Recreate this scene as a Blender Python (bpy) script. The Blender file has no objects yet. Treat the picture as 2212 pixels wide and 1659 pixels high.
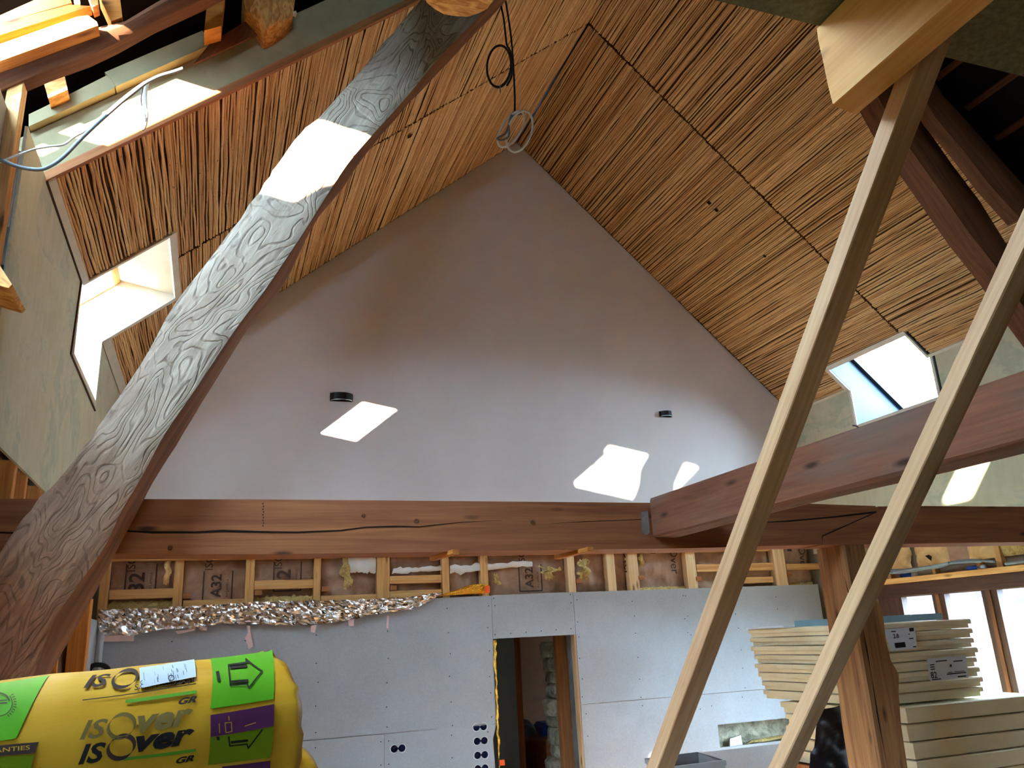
import bpy, bmesh, math, random
from mathutils import Vector, Matrix, noise
from mathutils.geometry import tessellate_polygon

# ------------------------------------------------------------------ camera, sky, sun, exposure
SC = bpy.context.scene
COL = SC.collection
CZ = 2.1                                   # eye height above the lower floor
YAW, PITCH, ROLL, FPX = 0.35687815, 0.30109727, 0.0518846, 1757.44
CX, CY = 1106.0, 829.5
def _axes():
    cy, sy = math.cos(YAW), math.sin(YAW); cp, sp = math.cos(PITCH), math.sin(PITCH); cr, sr = math.cos(ROLL), math.sin(ROLL)
    fwd = Vector((sy*cp, cy*cp, sp)); right = Vector((cy, -sy, 0)); down = fwd.cross(right)
    return cr*right + sr*down, -sr*right + cr*down, fwd
AR, AD, AF = _axes()
cam = bpy.data.objects.new('camera', bpy.data.cameras.new('camera'))
COL.objects.link(cam)
cam.matrix_world = Matrix(((AR.x, -AD.x, -AF.x, 0), (AR.y, -AD.y, -AF.y, 0), (AR.z, -AD.z, -AF.z, CZ), (0, 0, 0, 1)))
cam.data.sensor_width = 36.0
cam.data.lens = FPX/2212*36.0
cam.data.clip_start = 0.02
SC.camera = cam
SC.view_settings.view_transform = 'Standard'
SC.view_settings.look = 'None'
SC.view_settings.exposure = 1.88
SC.view_settings.gamma = 1.0
SC.view_settings.use_curve_mapping = False
W = bpy.data.worlds.new('sky'); SC.world = W; W.use_nodes = True
_bg = W.node_tree.nodes['Background']
_bg.inputs[0].default_value = (0.54, 0.77, 1.0, 1)
_bg.inputs[1].default_value = 22.0
SUN = Vector((1.05, 1.0, -0.2)).normalized()
_s = bpy.data.objects.new('sun', bpy.data.lights.new('sun', 'SUN')); COL.objects.link(_s)
_s.data.energy = 40.0; _s.data.angle = 0.009; _s.data.color = (1.0, 0.86, 0.66)
_s.rotation_euler = SUN.to_track_quat('-Z', 'Y').to_euler()
try:
    SC.cycles.max_bounces = 9; SC.cycles.diffuse_bounces = 6; SC.cycles.transparent_max_bounces = 12
    SC.cycles.caustics_reflective = False; SC.cycles.caustics_refractive = False
    SC.cycles.sample_clamp_indirect = 6.0
except Exception:
    pass

# ------------------------------------------------------------------ unprojection helpers (z relative to the eye)
V = Vector
def ray(px, py): return AR*((px-CX)/FPX) + AD*((py-CY)/FPX) + AF
def PY(px, py, Y): r = ray(px, py); return r*(Y/r.y)
def PX(px, py, X): r = ray(px, py); return r*(X/r.x)
def PZ(px, py, Z): r = ray(px, py); return r*(Z/r.z)
def PN(px, py, n, d): r = ray(px, py); return r*(d/n.dot(r))

# ------------------------------------------------------------------ object helpers
WM = {}
def _link(o, Wm, parent):
    COL.objects.link(o)
    WM[o.name] = Wm
    if parent is not None:
        o.parent = parent
        o.matrix_basis = WM[parent.name].inverted() @ Wm
    else:
        o.matrix_basis = Wm
def frame(origin, xaxis=None, up=None):
    o = V(origin); o = V((o.x, o.y, o.z+CZ))
    if xaxis is None: return Matrix.Translation(o)
    x = V(xaxis).normalized(); u = V(up) if up is not None else V((0, 0, 1))
    if abs(x.dot(u.normalized())) > .98: u = V((0, 1, 0))
    y = u.cross(x).normalized(); z = x.cross(y)
    return Matrix(((x.x, y.x, z.x, o.x), (x.y, y.y, z.y, o.y), (x.z, y.z, z.z, o.z), (0, 0, 0, 1)))
def mk(name, verts, faces, mat, parent=None, fr=None, smooth=False):
    """one mesh object from points given in eye-relative world space"""
    if fr is None:
        c = sum((V(v) for v in verts), V((0, 0, 0)))/len(verts); fr = frame(c)
    inv = fr.inverted()
    me = bpy.data.meshes.new(name)
    me.from_pydata([inv @ V((v[0], v[1], v[2]+CZ)) for v in verts], [], faces)
    if smooth: me.polygons.foreach_set('use_smooth', [True]*len(me.polygons))
    me.materials.append(mat); me.update()
    o = bpy.data.objects.new(name, me)
    _link(o, fr, parent)
    return o
def empty(name, loc, xaxis=None, up=None):
    o = bpy.data.objects.new(name, None); o.empty_display_size = .1
    _link(o, frame(loc, xaxis, up), None); return o
def tag(o, label, cat, group=None, kind=None):
    o['label'] = label; o['category'] = cat
    if group: o['group'] = group
    o['kind'] = kind or 'thing'
    return o
def struct(o): o['kind'] = 'structure'; return o
def stuff(o): o['kind'] = 'stuff'; return o
class MB:
    def __init__(s): s.v = []; s.f = []
    def add(s, v, f):
        n = len(s.v); s.v += [V(p) for p in v]; s.f += [tuple(i+n for i in q) for q in f]; return s
    def quad(s, a, b, c, d): return s.add([a, b, c, d], [(0, 1, 2, 3)])
    def box(s, c, ax, ay, az):
        """box by centre and three half-axis vectors"""
        c = V(c); ax = V(ax); ay = V(ay); az = V(az)
        vs = [c+ax*i+ay*j+az*k for i in (-1, 1) for j in (-1, 1) for k in (-1, 1)]
        return s.add(vs, [(0, 1, 3, 2), (4, 6, 7, 5), (0, 4, 5, 1), (2, 3, 7, 6), (0, 2, 6, 4), (1, 5, 7, 3)])
    def bx(s, x0, x1, y0, y1, z0, z1):
        return s.box(((x0+x1)/2, (y0+y1)/2, (z0+z1)/2), ((x1-x0)/2, 0, 0), (0, (y1-y0)/2, 0), (0, 0, (z1-z0)/2))
    def prism(s, pts, ext):
        pts = [V(p) for p in pts]; n = len(pts); e = V(ext)
        tri = tessellate_polygon([pts])
        s.add(pts+[p+e for p in pts], [tuple(t) for t in tri]+[tuple(n+i for i in reversed(t)) for t in tri]+[(i, (i+1) % n, n+(i+1) % n, n+i) for i in range(n)])
        return s
    def tube(s, path, r, k=6, closed=False):
        path = [V(p) for p in path]; n = len(path); base = len(s.v); prev = None
        for i, p in enumerate(path):
            t = (path[min(i+1, n-1)]-path[max(i-1, 0)]).normalized() if not closed else (path[(i+1) % n]-path[i-1]).normalized()
            if prev is None: a = t.orthogonal().normalized()
            else: a = (prev-t*prev.dot(t)).normalized()
            prev = a; b = t.cross(a); rr = r(i/(n-1)) if callable(r) else r
            for j in range(k):
                q = 2*math.pi*j/k; s.v.append(p+(a*math.cos(q)+b*math.sin(q))*rr)
        m = n if closed else n-1
        for i in range(m):
            for j in range(k):
                i2 = (i+1) % n
                s.f.append((base+i*k+j, base+i*k+(j+1) % k, base+i2*k+(j+1) % k, base+i2*k+j))
        if not closed:
            s.f.append(tuple(base+j for j in reversed(range(k)))); s.f.append(tuple(base+(n-1)*k+j for j in range(k)))
        return s
    def build(s, name, mat, parent=None, fr=None, smooth=False): return mk(name, s.v, s.f, mat, parent, fr, smooth)
def sheet(name, outline, holes, thick, mat, parent=None, fr=None):
    """flat board with real holes; thick = vector from the seen face to the hidden face"""
    loops = [[V(p) for p in outline]]+[[V(p) for p in h] for h in holes]
    flat = [p for l in loops for p in l]; n = len(flat); e = V(thick)
    tri = tessellate_polygon(loops)
    f = [tuple(t) for t in tri]+[tuple(n+i for i in reversed(t)) for t in tri]; b = 0
    for l in loops:
        m = len(l); f += [(b+i, b+(i+1) % m, n+b+(i+1) % m, n+b+i) for i in range(m)]; b += m
    o = mk(name, flat+[p+e for p in flat], f, mat, parent, fr)
    bm = bmesh.new(); bm.from_mesh(o.data); bmesh.ops.recalc_face_normals(bm, faces=bm.faces); bm.to_mesh(o.data); bm.free()
    return o
def timber(name, A, B, w, h, mat, parent=None, up=(0, 0, 1), seg=6, rough=.002, cham=.004, seed=0, taper=1.0, bow=0.0):
    """sawn or hewn timber along A->B, w across, h along up; wavering chamfered section"""
    A = V(A); B = V(B); rnd = random.Random(seed*77+13); fr = frame((A+B)/2, B-A, up)
    L = (B-A).length; vs = []; fs = []
    prof = [(-w/2+cham, -h/2), (w/2-cham, -h/2), (w/2, -h/2+cham), (w/2, h/2-cham), (w/2-cham, h/2), (-w/2+cham, h/2), (-w/2, h/2-cham), (-w/2, -h/2+cham)]
    for i in range(seg+1):
        t = i/seg; k = 1+(taper-1)*t; x = (t-.5)*L; bz = bow*(1-(2*t-1)**2)
        for (y, z) in prof: vs.append((x, y*k+rnd.uniform(-rough, rough), z*k+rnd.uniform(-rough, rough)+bz))
    for i in range(seg):
        for j in range(8): fs.append((i*8+j, (i+1)*8+j, (i+1)*8+(j+1) % 8, i*8+(j+1) % 8))
    fs.append(tuple(reversed(range(8)))); fs.append(tuple(seg*8+j for j in range(8)))
    fs = [tuple(reversed(f)) for f in fs]
    me = bpy.data.meshes.new(name); me.from_pydata(vs, [], fs); me.materials.append(mat)
    bm = bmesh.new(); bm.from_mesh(me); bmesh.ops.recalc_face_normals(bm, faces=bm.faces); bm.to_mesh(me); bm.free()
    o = bpy.data.objects.new(name, me); _link(o, fr, parent); return o
def slab(name, pts, Y, dy, mat, parent=None, xaxis=None):
    """piece whose outline is read on the plane y = Y and that runs dy deep"""
    P = [PY(x, y, Y) for x, y in pts]; c = sum(P, V((0, 0, 0)))/len(P)
    m = MB().prism(P, (0, dy, 0)); fr = frame(c, xaxis if xaxis is not None else P[1]-P[0], (0, 0, 1))
    o = m.build(name, mat, parent, fr)
    bm = bmesh.new(); bm.from_mesh(o.data); bmesh.ops.recalc_face_normals(bm, faces=bm.faces); bm.to_mesh(o.data); bm.free()
    return o
def smoothpath(pts, n=6):
    """Catmull-Rom through points"""
    P = [V(p) for p in pts]; P = [P[0]*2-P[1]]+P+[P[-1]*2-P[-2]]; out = []
    for i in range(1, len(P)-2):
        for k in range(n):
            t = k/n; a, b, c, d = P[i-1], P[i], P[i+1], P[i+2]
            out.append(.5*((2*b)+(c-a)*t+(2*a-5*b+4*c-d)*t*t+(3*b-a-3*c+d)*t**3))
    out.append(P[-2]); return out

# ------------------------------------------------------------------ materials
def lin(c):
    return tuple(((x/255)/12.92 if x/255 <= .04045 else ((x/255+.055)/1.055)**2.4) for x in c)+(1,)
class NT:
    def __init__(s, name):
        s.m = bpy.data.materials.new(name); s.m.use_nodes = True; s.t = s.m.node_tree; s.n = s.t.nodes; s.b = s.n['Principled BSDF']
    def new(s, t, **k):
        o = s.n.new(t)
        for a, b in k.items(): setattr(o, a, b)
        return o
    def link(s, a, b): s.t.links.new(a, b)
    def coords(s, scale, rand=True, kind='Object'):
        tc = s.new('ShaderNodeTexCoord'); mp = s.new('ShaderNodeMapping'); mp.inputs['Scale'].default_value = scale
        src = tc.outputs[kind]
        if rand:
            oi = s.new('ShaderNodeObjectInfo'); ml = s.new('ShaderNodeMath', operation='MULTIPLY'); ml.inputs[1].default_value = 17.3
            s.link(oi.outputs['Random'], ml.inputs[0]); ad = s.new('ShaderNodeVectorMath', operation='ADD')
            s.link(src, ad.inputs[0]); s.link(ml.outputs[0], ad.inputs[1]); src = ad.outputs[0]
        s.link(src, mp.inputs[0]); return mp.outputs[0]
    def noise(s, vec, scale=1, detail=4, rough=.55, dist=0):
        n = s.new('ShaderNodeTexNoise'); n.inputs['Scale'].default_value = scale; n.inputs['Detail'].default_value = detail
        n.inputs['Roughness'].default_value = rough; n.inputs['Distortion'].default_value = dist
        s.link(vec, n.inputs['Vector']); return n.outputs['Fac']
    def ramp(s, fac, stops):
        r = s.new('ShaderNodeValToRGB'); e = r.color_ramp.elements
        while len(e) < len(stops): e.new(.5)
        for i, (p, c) in enumerate(stops): e[i].position = p; e[i].color = c
        s.link(fac, r.inputs[0]); return r.outputs[0]
    def mix(s, fac, a, b, mode='MIX'):
        m = s.new('ShaderNodeMix', data_type='RGBA', blend_type=mode)
        for sock, v in ((m.inputs[0], fac), (m.inputs[6], a), (m.inputs[7], b)):
            if isinstance(v, (int, float)): sock.default_value = v
            elif isinstance(v, tuple): sock.default_value = v
            else: s.link(v, sock)
        return m.outputs[2]
    def bump(s, h, strength=.3, dist=.01):
        b = s.new('ShaderNodeBump'); b.inputs['Strength'].default_value = strength; b.inputs['Distance'].default_value = dist
        s.link(h, b.inputs['Height']); s.link(b.outputs[0], s.b.inputs['Normal'])
    def out(s, col=None, rough=.7, metal=0, spec=.3):
        if col is not None:
            if isinstance(col, tuple): s.b.inputs['Base Color'].default_value = col
            else: s.link(col, s.b.inputs['Base Color'])
        s.b.inputs['Roughness'].default_value = rough; s.b.inputs['Metallic'].default_value = metal
        s.b.inputs['Specular IOR Level'].default_value = spec
        return s.m
BW = [(0, (0, 0, 0, 1)), (1, (1, 1, 1, 1))]
def flat(name, c, rough=.7, metal=0, var=.0, spec=.3):
    t = NT(name); c = lin(c)
    if var:
        f = t.noise(t.coords((1, 1, 1)), 9, 5); col = t.ramp(f, [(.3, tuple(x*(1-var) for x in c[:3])+(1,)), (.7, tuple(min(1, x*(1+var)) for x in c[:3])+(1,))])
    else: col = c
    return t.out(col, rough, metal, spec)
def wood(name, dark, light, sc=1.0, knots=True, rough=.72, bump=.25, patch=None, contrast=(.32, .7)):
    """grain runs along the object's own x axis"""
    t = NT(name)
    g1 = t.noise(t.coords((1.3*sc, 26*sc, 26*sc)), 1, 6, .62, .5)
    g2 = t.noise(t.coords((5*sc, 150*sc, 150*sc)), 1, 3, .5, .1)
    col = t.ramp(g1, [(contrast[0], lin(dark)), (contrast[1], lin(light))])
    col = t.mix(.22, col, t.ramp(g2, [(.35, lin(dark)), (.65, lin(light))]))
    if patch is not None:
        pf = t.noise(t.coords((.9, 3, 3)), 1, 4, .6)
        col = t.mix(t.ramp(pf, [(.45, (0, 0, 0, 1)), (.66, (1, 1, 1, 1))]), col, lin(patch))
    if knots:
        vo = t.new('ShaderNodeTexVoronoi'); vo.inputs['Scale'].default_value = 1; t.link(t.coords((2.6, 9, 9)), vo.inputs['Vector'])
        kf = t.ramp(vo.outputs['Distance'], [(.06, (1, 1, 1, 1)), (.17, (0, 0, 0, 1))])
        col = t.mix(kf, col, tuple(x*.35 for x in lin(dark)[:3])+(1,))
    t.bump(g1, bump, .006)
    return t.out(col, rough)
M = {}
M['pine'] = wood('pine', (176, 118, 62), (226, 178, 112), 1.0, True, .62, .12)
M['batten'] = wood('batten_pine', (172, 124, 84), (220, 182, 140), .8, True, .62, .12)
M['pine_pale'] = wood('pine_pale', (196, 150, 100), (232, 200, 150), .8, True, .62, .12)
M['pine_orange'] = wood('pine_orange', (170, 96, 36), (222, 150, 70), 1.0, True, .6, .12)
M['pine_brown'] = wood('pine_brown', (128, 76, 40), (184, 122, 72), 1.0, False, .66, .2)
M['tie'] = wood('tie_wood', (126, 72, 44), (188, 120, 76), .7, True, .7, .25, patch=(150, 92, 64))
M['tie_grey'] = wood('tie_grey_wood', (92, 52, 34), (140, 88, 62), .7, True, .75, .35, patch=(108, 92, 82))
M['post'] = wood('post_wood', (110, 66, 36), (186, 130, 80), .7, True, .72, .35)
M['old'] = wood('old_wood', (74, 42, 26), (132, 82, 50), .6, False, .78, .5)
M['darkframe'] = wood('dark_frame_wood', (48, 30, 24), (86, 56, 42), .9, False, .5, .1)
M['zinc'] = flat('zinc', (176, 186, 192), .38, .85, .1)
M['steel'] = flat('galvanised_steel', (190, 196, 200), .42, .8, .15)
M['ink'] = flat('black_ink', (26, 22, 22), .6)
M['ink_grey'] = flat('faded_ink', (120, 100, 44), .6)
M['ink_brown'] = flat('brown_ink', (64, 44, 36), .8)
M['crack'] = flat('crack_dark', (26, 14, 10), .9)
M['skytint_lining'] = flat('sky_tinted_lining', (54, 68, 82), .6, 0, .03)  # blue sky light put into the lining colour, darkened to stay below white
M['void'] = flat('dark_underlay', (26, 20, 20), .9, 0, .3)
M['backing'] = flat('brown_backing', (84, 54, 32), .9, 0, .3)
M['white'] = flat('white_profile', (206, 200, 184), .6, 0, .05)
M['fibre'] = flat('wood_fibre_board', (156, 146, 112), .9, 0, .12)
M['pinktape'] = flat('pink_tape', (222, 186, 176), .6, 0, .05)
M['black'] = flat('black_metal', (24, 24, 26), .45)
M['navy'] = flat('navy_plastic', (20, 26, 66), .4)
M['label'] = flat('label_paper', (206, 214, 222), .5, 0, .04)
M['green'] = flat('green_print', (92, 170, 30), .38, 0, .08)
M['purple'] = flat('purple_print', (92, 44, 84), .38, 0, .1)
M['chalk'] = flat('torn_gypsum', (206, 206, 204), .9)
M['orange'] = flat('orange_plastic', (236, 92, 40), .5)
M['cable_white'] = flat('white_cable', (206, 206, 196), .5)
M['cable_grey'] = flat('grey_cable', (112, 122, 128), .5)
M['cable_black'] = flat('black_cable', (28, 30, 32), .5)
M['pipe'] = flat('grey_pipe', (170, 170, 168), .4)
M['binplastic'] = flat('bin_plastic', (166, 170, 172), .4, 0, .05)
M['bluecase'] = flat('blue_case', (26, 52, 120), .45)
M['cloth'] = flat('grey_cloth', (70, 74, 84), .9, 0, .2)
M['cabinet'] = flat('red_brown_cabinet', (96, 48, 34), .6, 0, .15)
M['bluewall'] = flat('blue_door', (74, 98, 118), .6, 0, .06)
M['plasterwall'] = flat('back_room_plaster', (190, 172, 160), .9, 0, .08)
M['tarp'] = flat('black_sheeting', (16, 17, 22), .3, 0, .2, .5)
M['polyfilm'] = flat('white_film', (214, 206, 196), .35, 0, .05)
M['bluetube'] = flat('blue_tube', (40, 84, 170), .45)
M['bounce_block'] = flat('bounce_block_dark', (46, 34, 26), .9, 0, .2)  # dark so the added deck bounces little light
M['floor'] = flat('chipboard_floor', (172, 132, 92), .9, 0, .12)
M['render'] = flat('rendered_wall', (150, 128, 104), .9, 0, .1)
M['lawn'] = flat('outside_ground', (52, 54, 40), .95, 0, .2)
def _m():
    t = NT('gable_plaster'); f = t.noise(t.coords((1, 1, 1), False), 1.2, 6); g = t.noise(t.coords((1, 1, 1), False), 160, 2)
    t.bump(g, .08, .002); M['gable'] = t.out(t.ramp(f, [(.3, lin((198, 190, 186))), (.7, lin((208, 201, 198)))]), .85)
    t = NT('plasterboard'); f = t.noise(t.coords((1, 1, 1)), 2.2, 7, .6); g = t.noise(t.coords((1, 1, 1)), 90, 3)
    c = t.ramp(f, [(.3, lin((150, 151, 150))), (.7, lin((162, 164, 164)))]); c = t.mix(.12, c, t.ramp(g, BW)); M['gyps'] = t.out(c, .9)
    t = NT('taped_board'); f = t.noise(t.coords((.8, 1.2, 2.2)), 1, 7, .62, .8); g = t.noise(t.coords((1, 3, 1)), 5, 5)
    c = t.ramp(f, [(.35, lin((184, 180, 146))), (.52, lin((196, 194, 162))), (.56, lin((172, 178, 152))), (.7, lin((200, 200, 172)))])
    c = t.mix(.15, c, t.ramp(g, BW)); M['knee'] = t.out(c, .85)
    # reeds: random straw tone per cane, streaks along it, short dark scars
    t = NT('reed_cane'); ge = t.new('ShaderNodeNewGeometry'); oi = t.new('ShaderNodeObjectInfo')
    ad = t.new('ShaderNodeMath', operation='ADD'); t.link(ge.outputs['Random Per Island'], ad.inputs[0]); t.link(oi.outputs['Random'], ad.inputs[1])
    fr = t.new('ShaderNodeMath', operation='FRACT'); t.link(ad.outputs[0], fr.inputs[0])
    base = t.ramp(fr.outputs[0], [(0, lin((190, 142, 90))), (.3, lin((212, 166, 112))), (.6, lin((224, 184, 130))), (.85, lin((236, 200, 146))), (1, lin((184, 134, 84)))])
    st = t.noise(t.coords((5, 220, 220)), 1, 4, .6); base = t.mix(t.ramp(st, [(.3, (.8, .8, .8, 1)), (.5, (0, 0, 0, 1))]), base, lin((146, 98, 54)))
    sc = t.noise(t.coords((26, 90, 90)), 1, 2); base = t.mix(t.ramp(sc, [(.66, (0, 0, 0, 1)), (.74, (.8, .8, .8, 1))]), base, lin((66, 40, 24)))
    t.bump(st, .3, .004); M['reed'] = t.out(base, .6)
    # weathered oak: wavering figure, silver patches over brown
    t = NT('weathered_oak'); co = t.coords((1, 1, 1), False)
    fld = t.noise(t.coords((1.7, 10, 4), False), 1, 2.2, .5, .5); mu = t.new('ShaderNodeMath', operation='MULTIPLY'); mu.inputs[1].default_value = 130; t.link(fld, mu.inputs[0])
    sn = t.new('ShaderNodeMath', operation='SINE'); t.link(mu.outputs[0], sn.inputs[0]); fine = t.noise(t.coords((9, 30, 30), False), 1, 4, .6, .4)
    lm = t.new('ShaderNodeMath', operation='MULTIPLY_ADD'); lm.inputs[1].default_value = .5; lm.inputs[2].default_value = .5; t.link(sn.outputs[0], lm.inputs[0])
    g = t.noise(t.coords((5, 45, 45), False), 1, 6, .65, .6); big = t.noise(t.coords((1.1, 2.2, 2.2), False), 1, 4, .6)
    sx = t.new('ShaderNodeSeparateXYZ'); t.link(co, sx.inputs[0])
    mr = t.new('ShaderNodeMapRange'); mr.inputs[1].default_value = -2.0; mr.inputs[2].default_value = -.9; t.link(sx.outputs[0], mr.inputs[0])
    brown = t.ramp(g, [(.3, lin((96, 56, 34))), (.7, lin((156, 104, 74)))]); grey = t.ramp(g, [(.3, lin((164, 146, 126))), (.7, lin((204, 192, 174)))])
    mm = t.new('ShaderNodeMath', operation='MULTIPLY'); t.link(mr.outputs[0], mm.inputs[0]); t.link(t.ramp(big, [(.3, (.45, .45, .45, 1)), (.6, (1, 1, 1, 1))]), mm.inputs[1])
    c = t.mix(mm.outputs[0], brown, grey)
    lw = t.new('ShaderNodeMath', operation='MULTIPLY'); t.link(t.ramp(lm.outputs[0], [(0, (.62, .62, .62, 1)), (.16, (0, 0, 0, 1))]), lw.inputs[0]); t.link(t.ramp(fine, [(.42, (0, 0, 0, 1)), (.6, (1, 1, 1, 1))]), lw.inputs[1])
    c = t.mix(lw.outputs[0], c, lin((70, 50, 38)))
    hm = t.new('ShaderNodeMath', operation='ADD'); t.link(t.ramp(lm.outputs[0], [(0, (0, 0, 0, 1)), (.3, (1, 1, 1, 1))]), hm.inputs[0]); t.link(g, hm.inputs[1])
    t.bump(hm.outputs[0], .5, .008); M['oak'] = t.out(c, .85)
    t = NT('loft_board'); f = t.noise(t.coords((1, 1, 1)), 60, 5, .7); M['loft'] = t.out(t.ramp(f, [(.35, lin((84, 84, 62))), (.7, lin((116, 114, 88)))]), .9)
    t = NT('osb'); f = t.noise(t.coords((14, 40, 40)), 1, 3, .5, 1); M['osb'] = t.out(t.ramp(f, [(.35, lin((170, 108, 50))), (.65, lin((222, 168, 98)))]), .7)
    t = NT('kraft_paper'); f = t.noise(t.coords((1, 1, 1)), 5, 6, .6, 1); M['kraft'] = t.out(t.ramp(f, [(.3, lin((134, 98, 74))), (.7, lin((178, 140, 112)))]), .5)
    t = NT('tan_paper'); f = t.noise(t.coords((1, 1, 1)), 6, 6, .6, 1); M['tan'] = t.out(t.ramp(f, [(.3, lin((190, 146, 88))), (.7, lin((228, 188, 128)))]), .55)
    t = NT('glass_wool'); f = t.noise(t.coords((1, 1, 1)), 30, 6, .7, 1); t.bump(f, 1, .02); M['wool'] = t.out(t.ramp(f, [(.3, lin((158, 120, 60))), (.7, lin((232, 204, 130)))]), .95)
    t = NT('aluminium_foil'); f = t.noise(t.coords((1, 1, 1)), 16, 5, .6, 1.5); t.bump(f, .35, .02); M['foil'] = t.out(lin((226, 222, 216)), .1, 1)
    t = NT('gold_foil'); f = t.noise(t.coords((1, 1, 1)), 30, 5, .6, 1.5); t.bump(f, .6, .02); M['gold'] = t.out(lin((232, 176, 60)), .25, .8)
    t = NT('yellow_wrap'); f = t.noise(t.coords((1.5, 6, 6)), 1, 6, .6, .6); t.bump(f, .25, .02)
    M['wrap'] = t.out(t.ramp(f, [(.3, lin((206, 146, 22))), (.7, lin((232, 180, 52)))]), .36, 0, .5)
    t = NT('cream_foam'); f = t.noise(t.coords((.6, 2, 2)), 1, 6, .6); M['foam'] = t.out(t.ramp(f, [(.3, lin((204, 188, 146))), (.7, lin((228, 216, 178)))]), .6)
    t = NT('stone'); f = t.noise(t.coords((1, 1, 1)), 9, 6, .65, .5); t.bump(f, .7, .03); M['stone'] = t.out(t.ramp(f, [(.35, lin((110, 104, 84))), (.65, lin((186, 178, 152)))]), .9)
    t = NT('window_glass'); nt = t.t; tr = t.new('ShaderNodeBsdfTransparent'); gl = t.new('ShaderNodeBsdfGlossy'); gl.inputs['Roughness'].default_value = .02
    ms = t.new('ShaderNodeMixShader'); ms.inputs[0].default_value = .05
    tr.inputs[0].default_value = (.97, .99, 1, 1)
    nt.links.new(tr.outputs[0], ms.inputs[1]); nt.links.new(gl.outputs[0], ms.inputs[2])
    nt.links.new(ms.outputs[0], nt.nodes['Material Output'].inputs[0]); M['glass'] = t.m
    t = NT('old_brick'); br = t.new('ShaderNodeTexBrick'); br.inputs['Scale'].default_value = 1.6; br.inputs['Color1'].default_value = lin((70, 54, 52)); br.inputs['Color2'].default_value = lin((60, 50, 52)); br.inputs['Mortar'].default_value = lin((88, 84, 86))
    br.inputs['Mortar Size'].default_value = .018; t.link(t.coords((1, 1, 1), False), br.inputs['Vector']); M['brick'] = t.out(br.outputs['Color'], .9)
_m()

# ------------------------------------------------------------------ room frame
YG = 7.8                                   # gable plane
AP = V((3.126, 0, 5.612)); LE = V((-.881, 0, 2.273)); RE = V((6.503, 0, 2.418))
XL, XR = LE.x, RE.x
FZ = -CZ
uL = (AP-LE).normalized(); nL = V((-uL.z, 0, uL.x)); LL = (AP-LE).length      # up-slope, outward
uR = (AP-RE).normalized(); nR = V((uR.z, 0, -uR.x)); LR = (AP-RE).length
dL = nL.dot(LE); dR = nR.dot(RE)
def SL(u, Y, t=0.0): p = LE+uL*u+nL*t; return V((p.x, Y, p.z))
def SR(u, Y, t=0.0): p = RE+uR*u+nR*t; return V((p.x, Y, p.z))
YS = 4.07; YM = 5.755; YN = YG             # start of the finished ceiling, joint, gable
TO = .62                                   # outer roof offset

# gable wall, upper plastered part
struct(sheet('wall_gable', [V((XL, YG, 1.05)), V((XR, YG, 1.05)), V((XR, YG, RE.z)), V((AP.x, YG, AP.z)), V((XL, YG, LE.z))], [], (0, .02, 0), M['gable']))
struct(MB().bx(XL-.9, 2.577, 8.02, 8.12, FZ, 6.2).bx(3.8, XR+.6, 8.02, 8.12, FZ, 6.2).bx(2.577, 3.8, 8.02, 8.12, -.01, 6.2).build('wall_masonry', M['render']))
# floor
struct(MB().bx(-2.2, 8.2, -7, 12, FZ-.1, FZ).build('floor', M['floor']))
struct(MB().bx(-1.6, 4.2, -5.2, 2.3, -1.66, -1.6).build('bounce_block_deck', M['bounce_block']))  # unseen deck added under the eye to block light bouncing off the floor

# rear gable behind the eye
struct(sheet('wall_rear', [V((-1.75, -5.5, FZ)), V((8, -5.5, FZ)), V((8, -5.5, 1.9)), V((AP.x, -5.5, 6.4)), V((-1.75, -5.5, 1.9))], [], (0, -.1, 0), M['render']))
# left knee wall with the skylight notch
def fy(y): return V((XL, y, 0))
LN0, LN1, LNZ = 5.24, 6.40, 1.79
struct(sheet('wall_left', [(XL, 3.62, .88), (XL, YG, .88), (XL, YG, LE.z), (XL, LN1, LE.z), (XL, LN1, LNZ+.02), (XL, LN0, LNZ), (XL, LN0+.1, LE.z), (XL, 3.62, LE.z)], [], (-.013, 0, 0), M['knee']))
# right knee wall
RN0, RN1, RNZ = 5.63, 6.79, 2.0
struct(sheet('wall_right', [(XR, YG, .74), (XR, 4.07, .74), (XR, 4.07, RE.z), (XR, RN0, RE.z), (XR, RN0, RNZ), (XR, RN1, RNZ), (XR, RN1, RE.z), (XR, YG, RE.z)], [], (.013, 0, 0), M['knee']))

# ceiling slopes: brown backing boards under the reeds, with the skylight openings
LU = .645; RU = .335
def slope_board(name, S, L, U, y0, y1, yo0, yo1, mat, t0, t1):
    if yo0 < y0+.02:
        pts = [S(0, yo1, t0), S(0, y1, t0), S(L, y1, t0), S(L, y0, t0), S(U, y0, t0), S(U, yo1, t0)]
    elif yo1 > y1-.02:
        pts = [S(0, y0, t0), S(0, yo0, t0), S(U, yo0, t0), S(U, y1, t0), S(L, y1, t0), S(L, y0, t0)]
    else:
        pts = [S(0, y0, t0), S(0, yo0, t0), S(U, yo0, t0), S(U, yo1, t0), S(0, yo1, t0), S(0, y1, t0), S(L, y1, t0), S(L, y0, t0)]
    return sheet(name, pts, [], S(0, 0, t1)-S(0, 0, t0), mat)
CE = []
for nm, S, L, U, yo0, yo1 in (('ceiling', SL, LL, LU, 5.35, 6.39), ('ceiling', SR, LR, RU, 5.68, 6.81)):
    CE.append(struct(slope_board(nm, S, L, U, YS, YM-.004, yo0, yo1, M['backing'], .02, .035)))
    CE.append(struct(slope_board(nm, S, L, U, YM+.004, YN, yo0, yo1, M['backing'], .02, .035)))

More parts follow.
